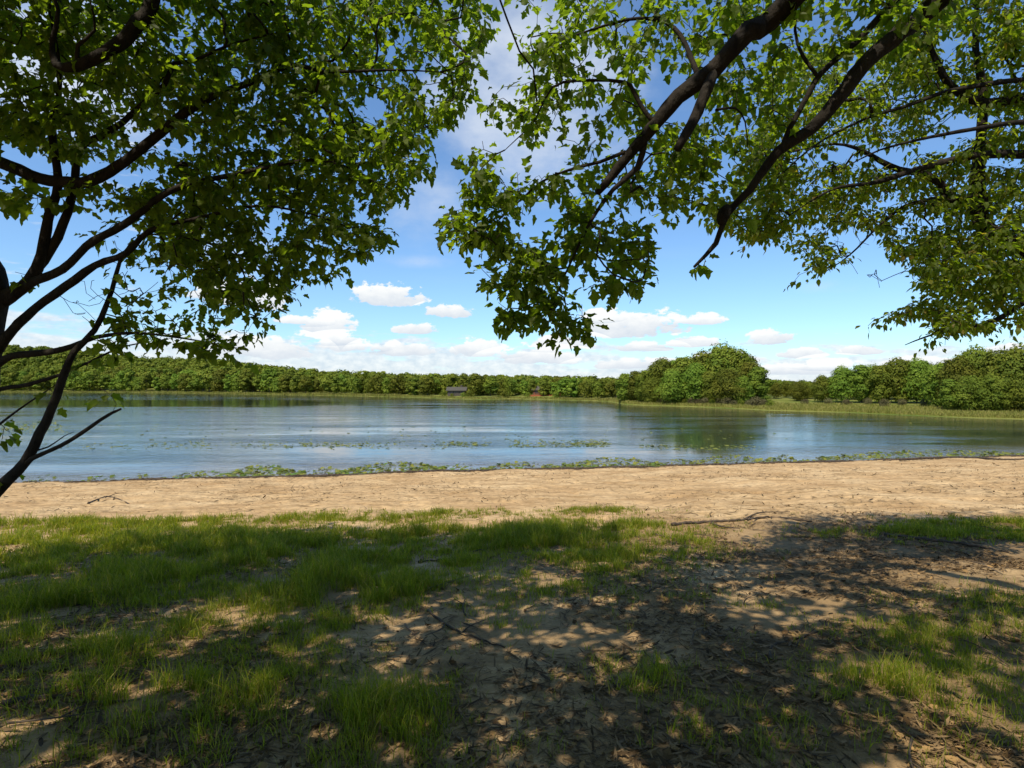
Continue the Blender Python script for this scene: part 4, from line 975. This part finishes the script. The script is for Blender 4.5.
# thin high cloud
cm3 = N(nt, 'ShaderNodeMapping'); cm3.inputs['Rotation'].default_value = (0, 0, math.radians(-14)); cm3.inputs['Scale'].default_value = (1.0, 3.0, 1); nt.links.new(q, cm3.inputs[0])
nc = noise(nt, cm3.outputs[0], 3.0, 6, .62)
thin = N(nt, 'ShaderNodeMapRange', interpolation_type='SMOOTHSTEP', i_1=.50, i_2=.80, i_4=.55); nt.links.new(nc, thin.inputs[0])
big = None
for px, py, rx, ry, k in ((530, 90, 150, 150, .9), (60, 60, 170, 100, 1.0), (230, 240, 90, 60, .4), (440, 200, 70, 90, .5), (420, 262, 60, 14, .5), (850, 285, 70, 14, .35), (700, 318, 60, 10, .4), (860, 90, 120, 60, .4)):
    a0, e0 = azel(px, py); ra = math.atan(rx / F) * math.cos(a0) ** 2; re = math.atan(ry / F) * .8
    dx = math_n(nt, 'MULTIPLY', math_n(nt, 'SUBTRACT', az, a0), 1 / ra); dy = math_n(nt, 'MULTIPLY', math_n(nt, 'SUBTRACT', el, e0), 1 / re)
    v = math_n(nt, 'MULTIPLY', math_n(nt, 'MAXIMUM', math_n(nt, 'SUBTRACT', 1.0, math_n(nt, 'ADD', math_n(nt, 'MULTIPLY', dx, dx), math_n(nt, 'MULTIPLY', dy, dy))), 0.0), k)
    big = v if big is None else math_n(nt, 'MAXIMUM', big, v)
nl = noise(nt, q, 5, 7, .6)
bigm = N(nt, 'ShaderNodeMapRange', interpolation_type='SMOOTHSTEP', i_1=.15, i_2=1.15, i_4=.85); nt.links.new(math_n(nt, 'ADD', math_n(nt, 'MULTIPLY', math_n(nt, 'SUBTRACT', nl, .5), 1.6), big), bigm.inputs[0])
bigo = math_n(nt, 'MULTIPLY', bigm.outputs[0], math_n(nt, 'GREATER_THAN', big, 0.0001))
bigo = math_n(nt, 'MULTIPLY', bigm.outputs[0], math_n(nt, 'MINIMUM', math_n(nt, 'MULTIPLY', big, 4.0), 1.0))
lit = N(nt, 'ShaderNodeMapRange', i_1=-.5, i_2=.7, i_3=.0, i_4=1.0); nt.links.new(math_n(nt, 'ADD', shade, math_n(nt, 'MULTIPLY', puff, .5)), lit.inputs[0])
CLOUD_K = 5.6
c_lo = tuple(CLOUD_K * v for v in (.68, .76, .86)); c_hi = tuple(CLOUD_K * v for v in (1.02, 1.04, 1.04))
ccol = mix_c(nt, lit.outputs[0], c_lo, c_hi)
dcol = mix_c(nt, ramp(nt, ns, [(.35, 0.0), (.65, 1.0)]), tuple(CLOUD_K * v for v in (.70, .79, .89)), tuple(CLOUD_K * v for v in (.96, .99, 1.01)))
skc = mix_c(nt, 1.0, sky.outputs[0], (0.74, 0.93, 1.08), 'MULTIPLY')
col = mix_c(nt, math_n(nt, 'MAXIMUM', bigo, math_n(nt, 'MULTIPLY', thin.outputs[0], .08)), skc, tuple(CLOUD_K * v for v in (.78, .85, .95)))
col = mix_c(nt, dk, col, dcol)
col = mix_c(nt, cum.outputs[0], col, ccol)
bg = N(nt, 'ShaderNodeBackground', i_Strength=0.122); nt.links.new(col, bg.inputs[0])
o = N(nt, 'ShaderNodeOutputWorld'); nt.links.new(bg.outputs[0], o.inputs[0])

# ------------------------------------------------------------------ sun, camera, view
ld = bpy.data.lights.new('sun', 'SUN'); ld.energy = 4.6; ld.angle = math.radians(.55); ld.color = (1.0, .91, .74)
so = bpy.data.objects.new('sun', ld); link(so); so.location = (-10, -15, 30)
so.rotation_euler = Vector([-float(v) for v in SUN3]).to_track_quat('-Z', 'Y').to_euler()
cd = bpy.data.cameras.new('camera'); cam = bpy.data.objects.new('camera', cd); link(cam)
cam.location = (0, 0, EYE); cam.rotation_euler = (math.pi / 2, 0, 0)
cd.sensor_width = 36; cd.lens = F / 1024 * 36; cd.shift_y = (HOR - 384) / 1024; cd.clip_start = .05; cd.clip_end = 6000
SC.camera = cam
SC.view_settings.view_transform = 'Standard'; SC.view_settings.look = 'None'; SC.view_settings.exposure = 0.52; SC.view_settings.gamma = 1
SC.cycles.max_bounces = 8; SC.cycles.diffuse_bounces = 4; SC.cycles.transmission_bounces = 6; SC.cycles.transparent_max_bounces = 8
SC.cycles.use_denoising = True
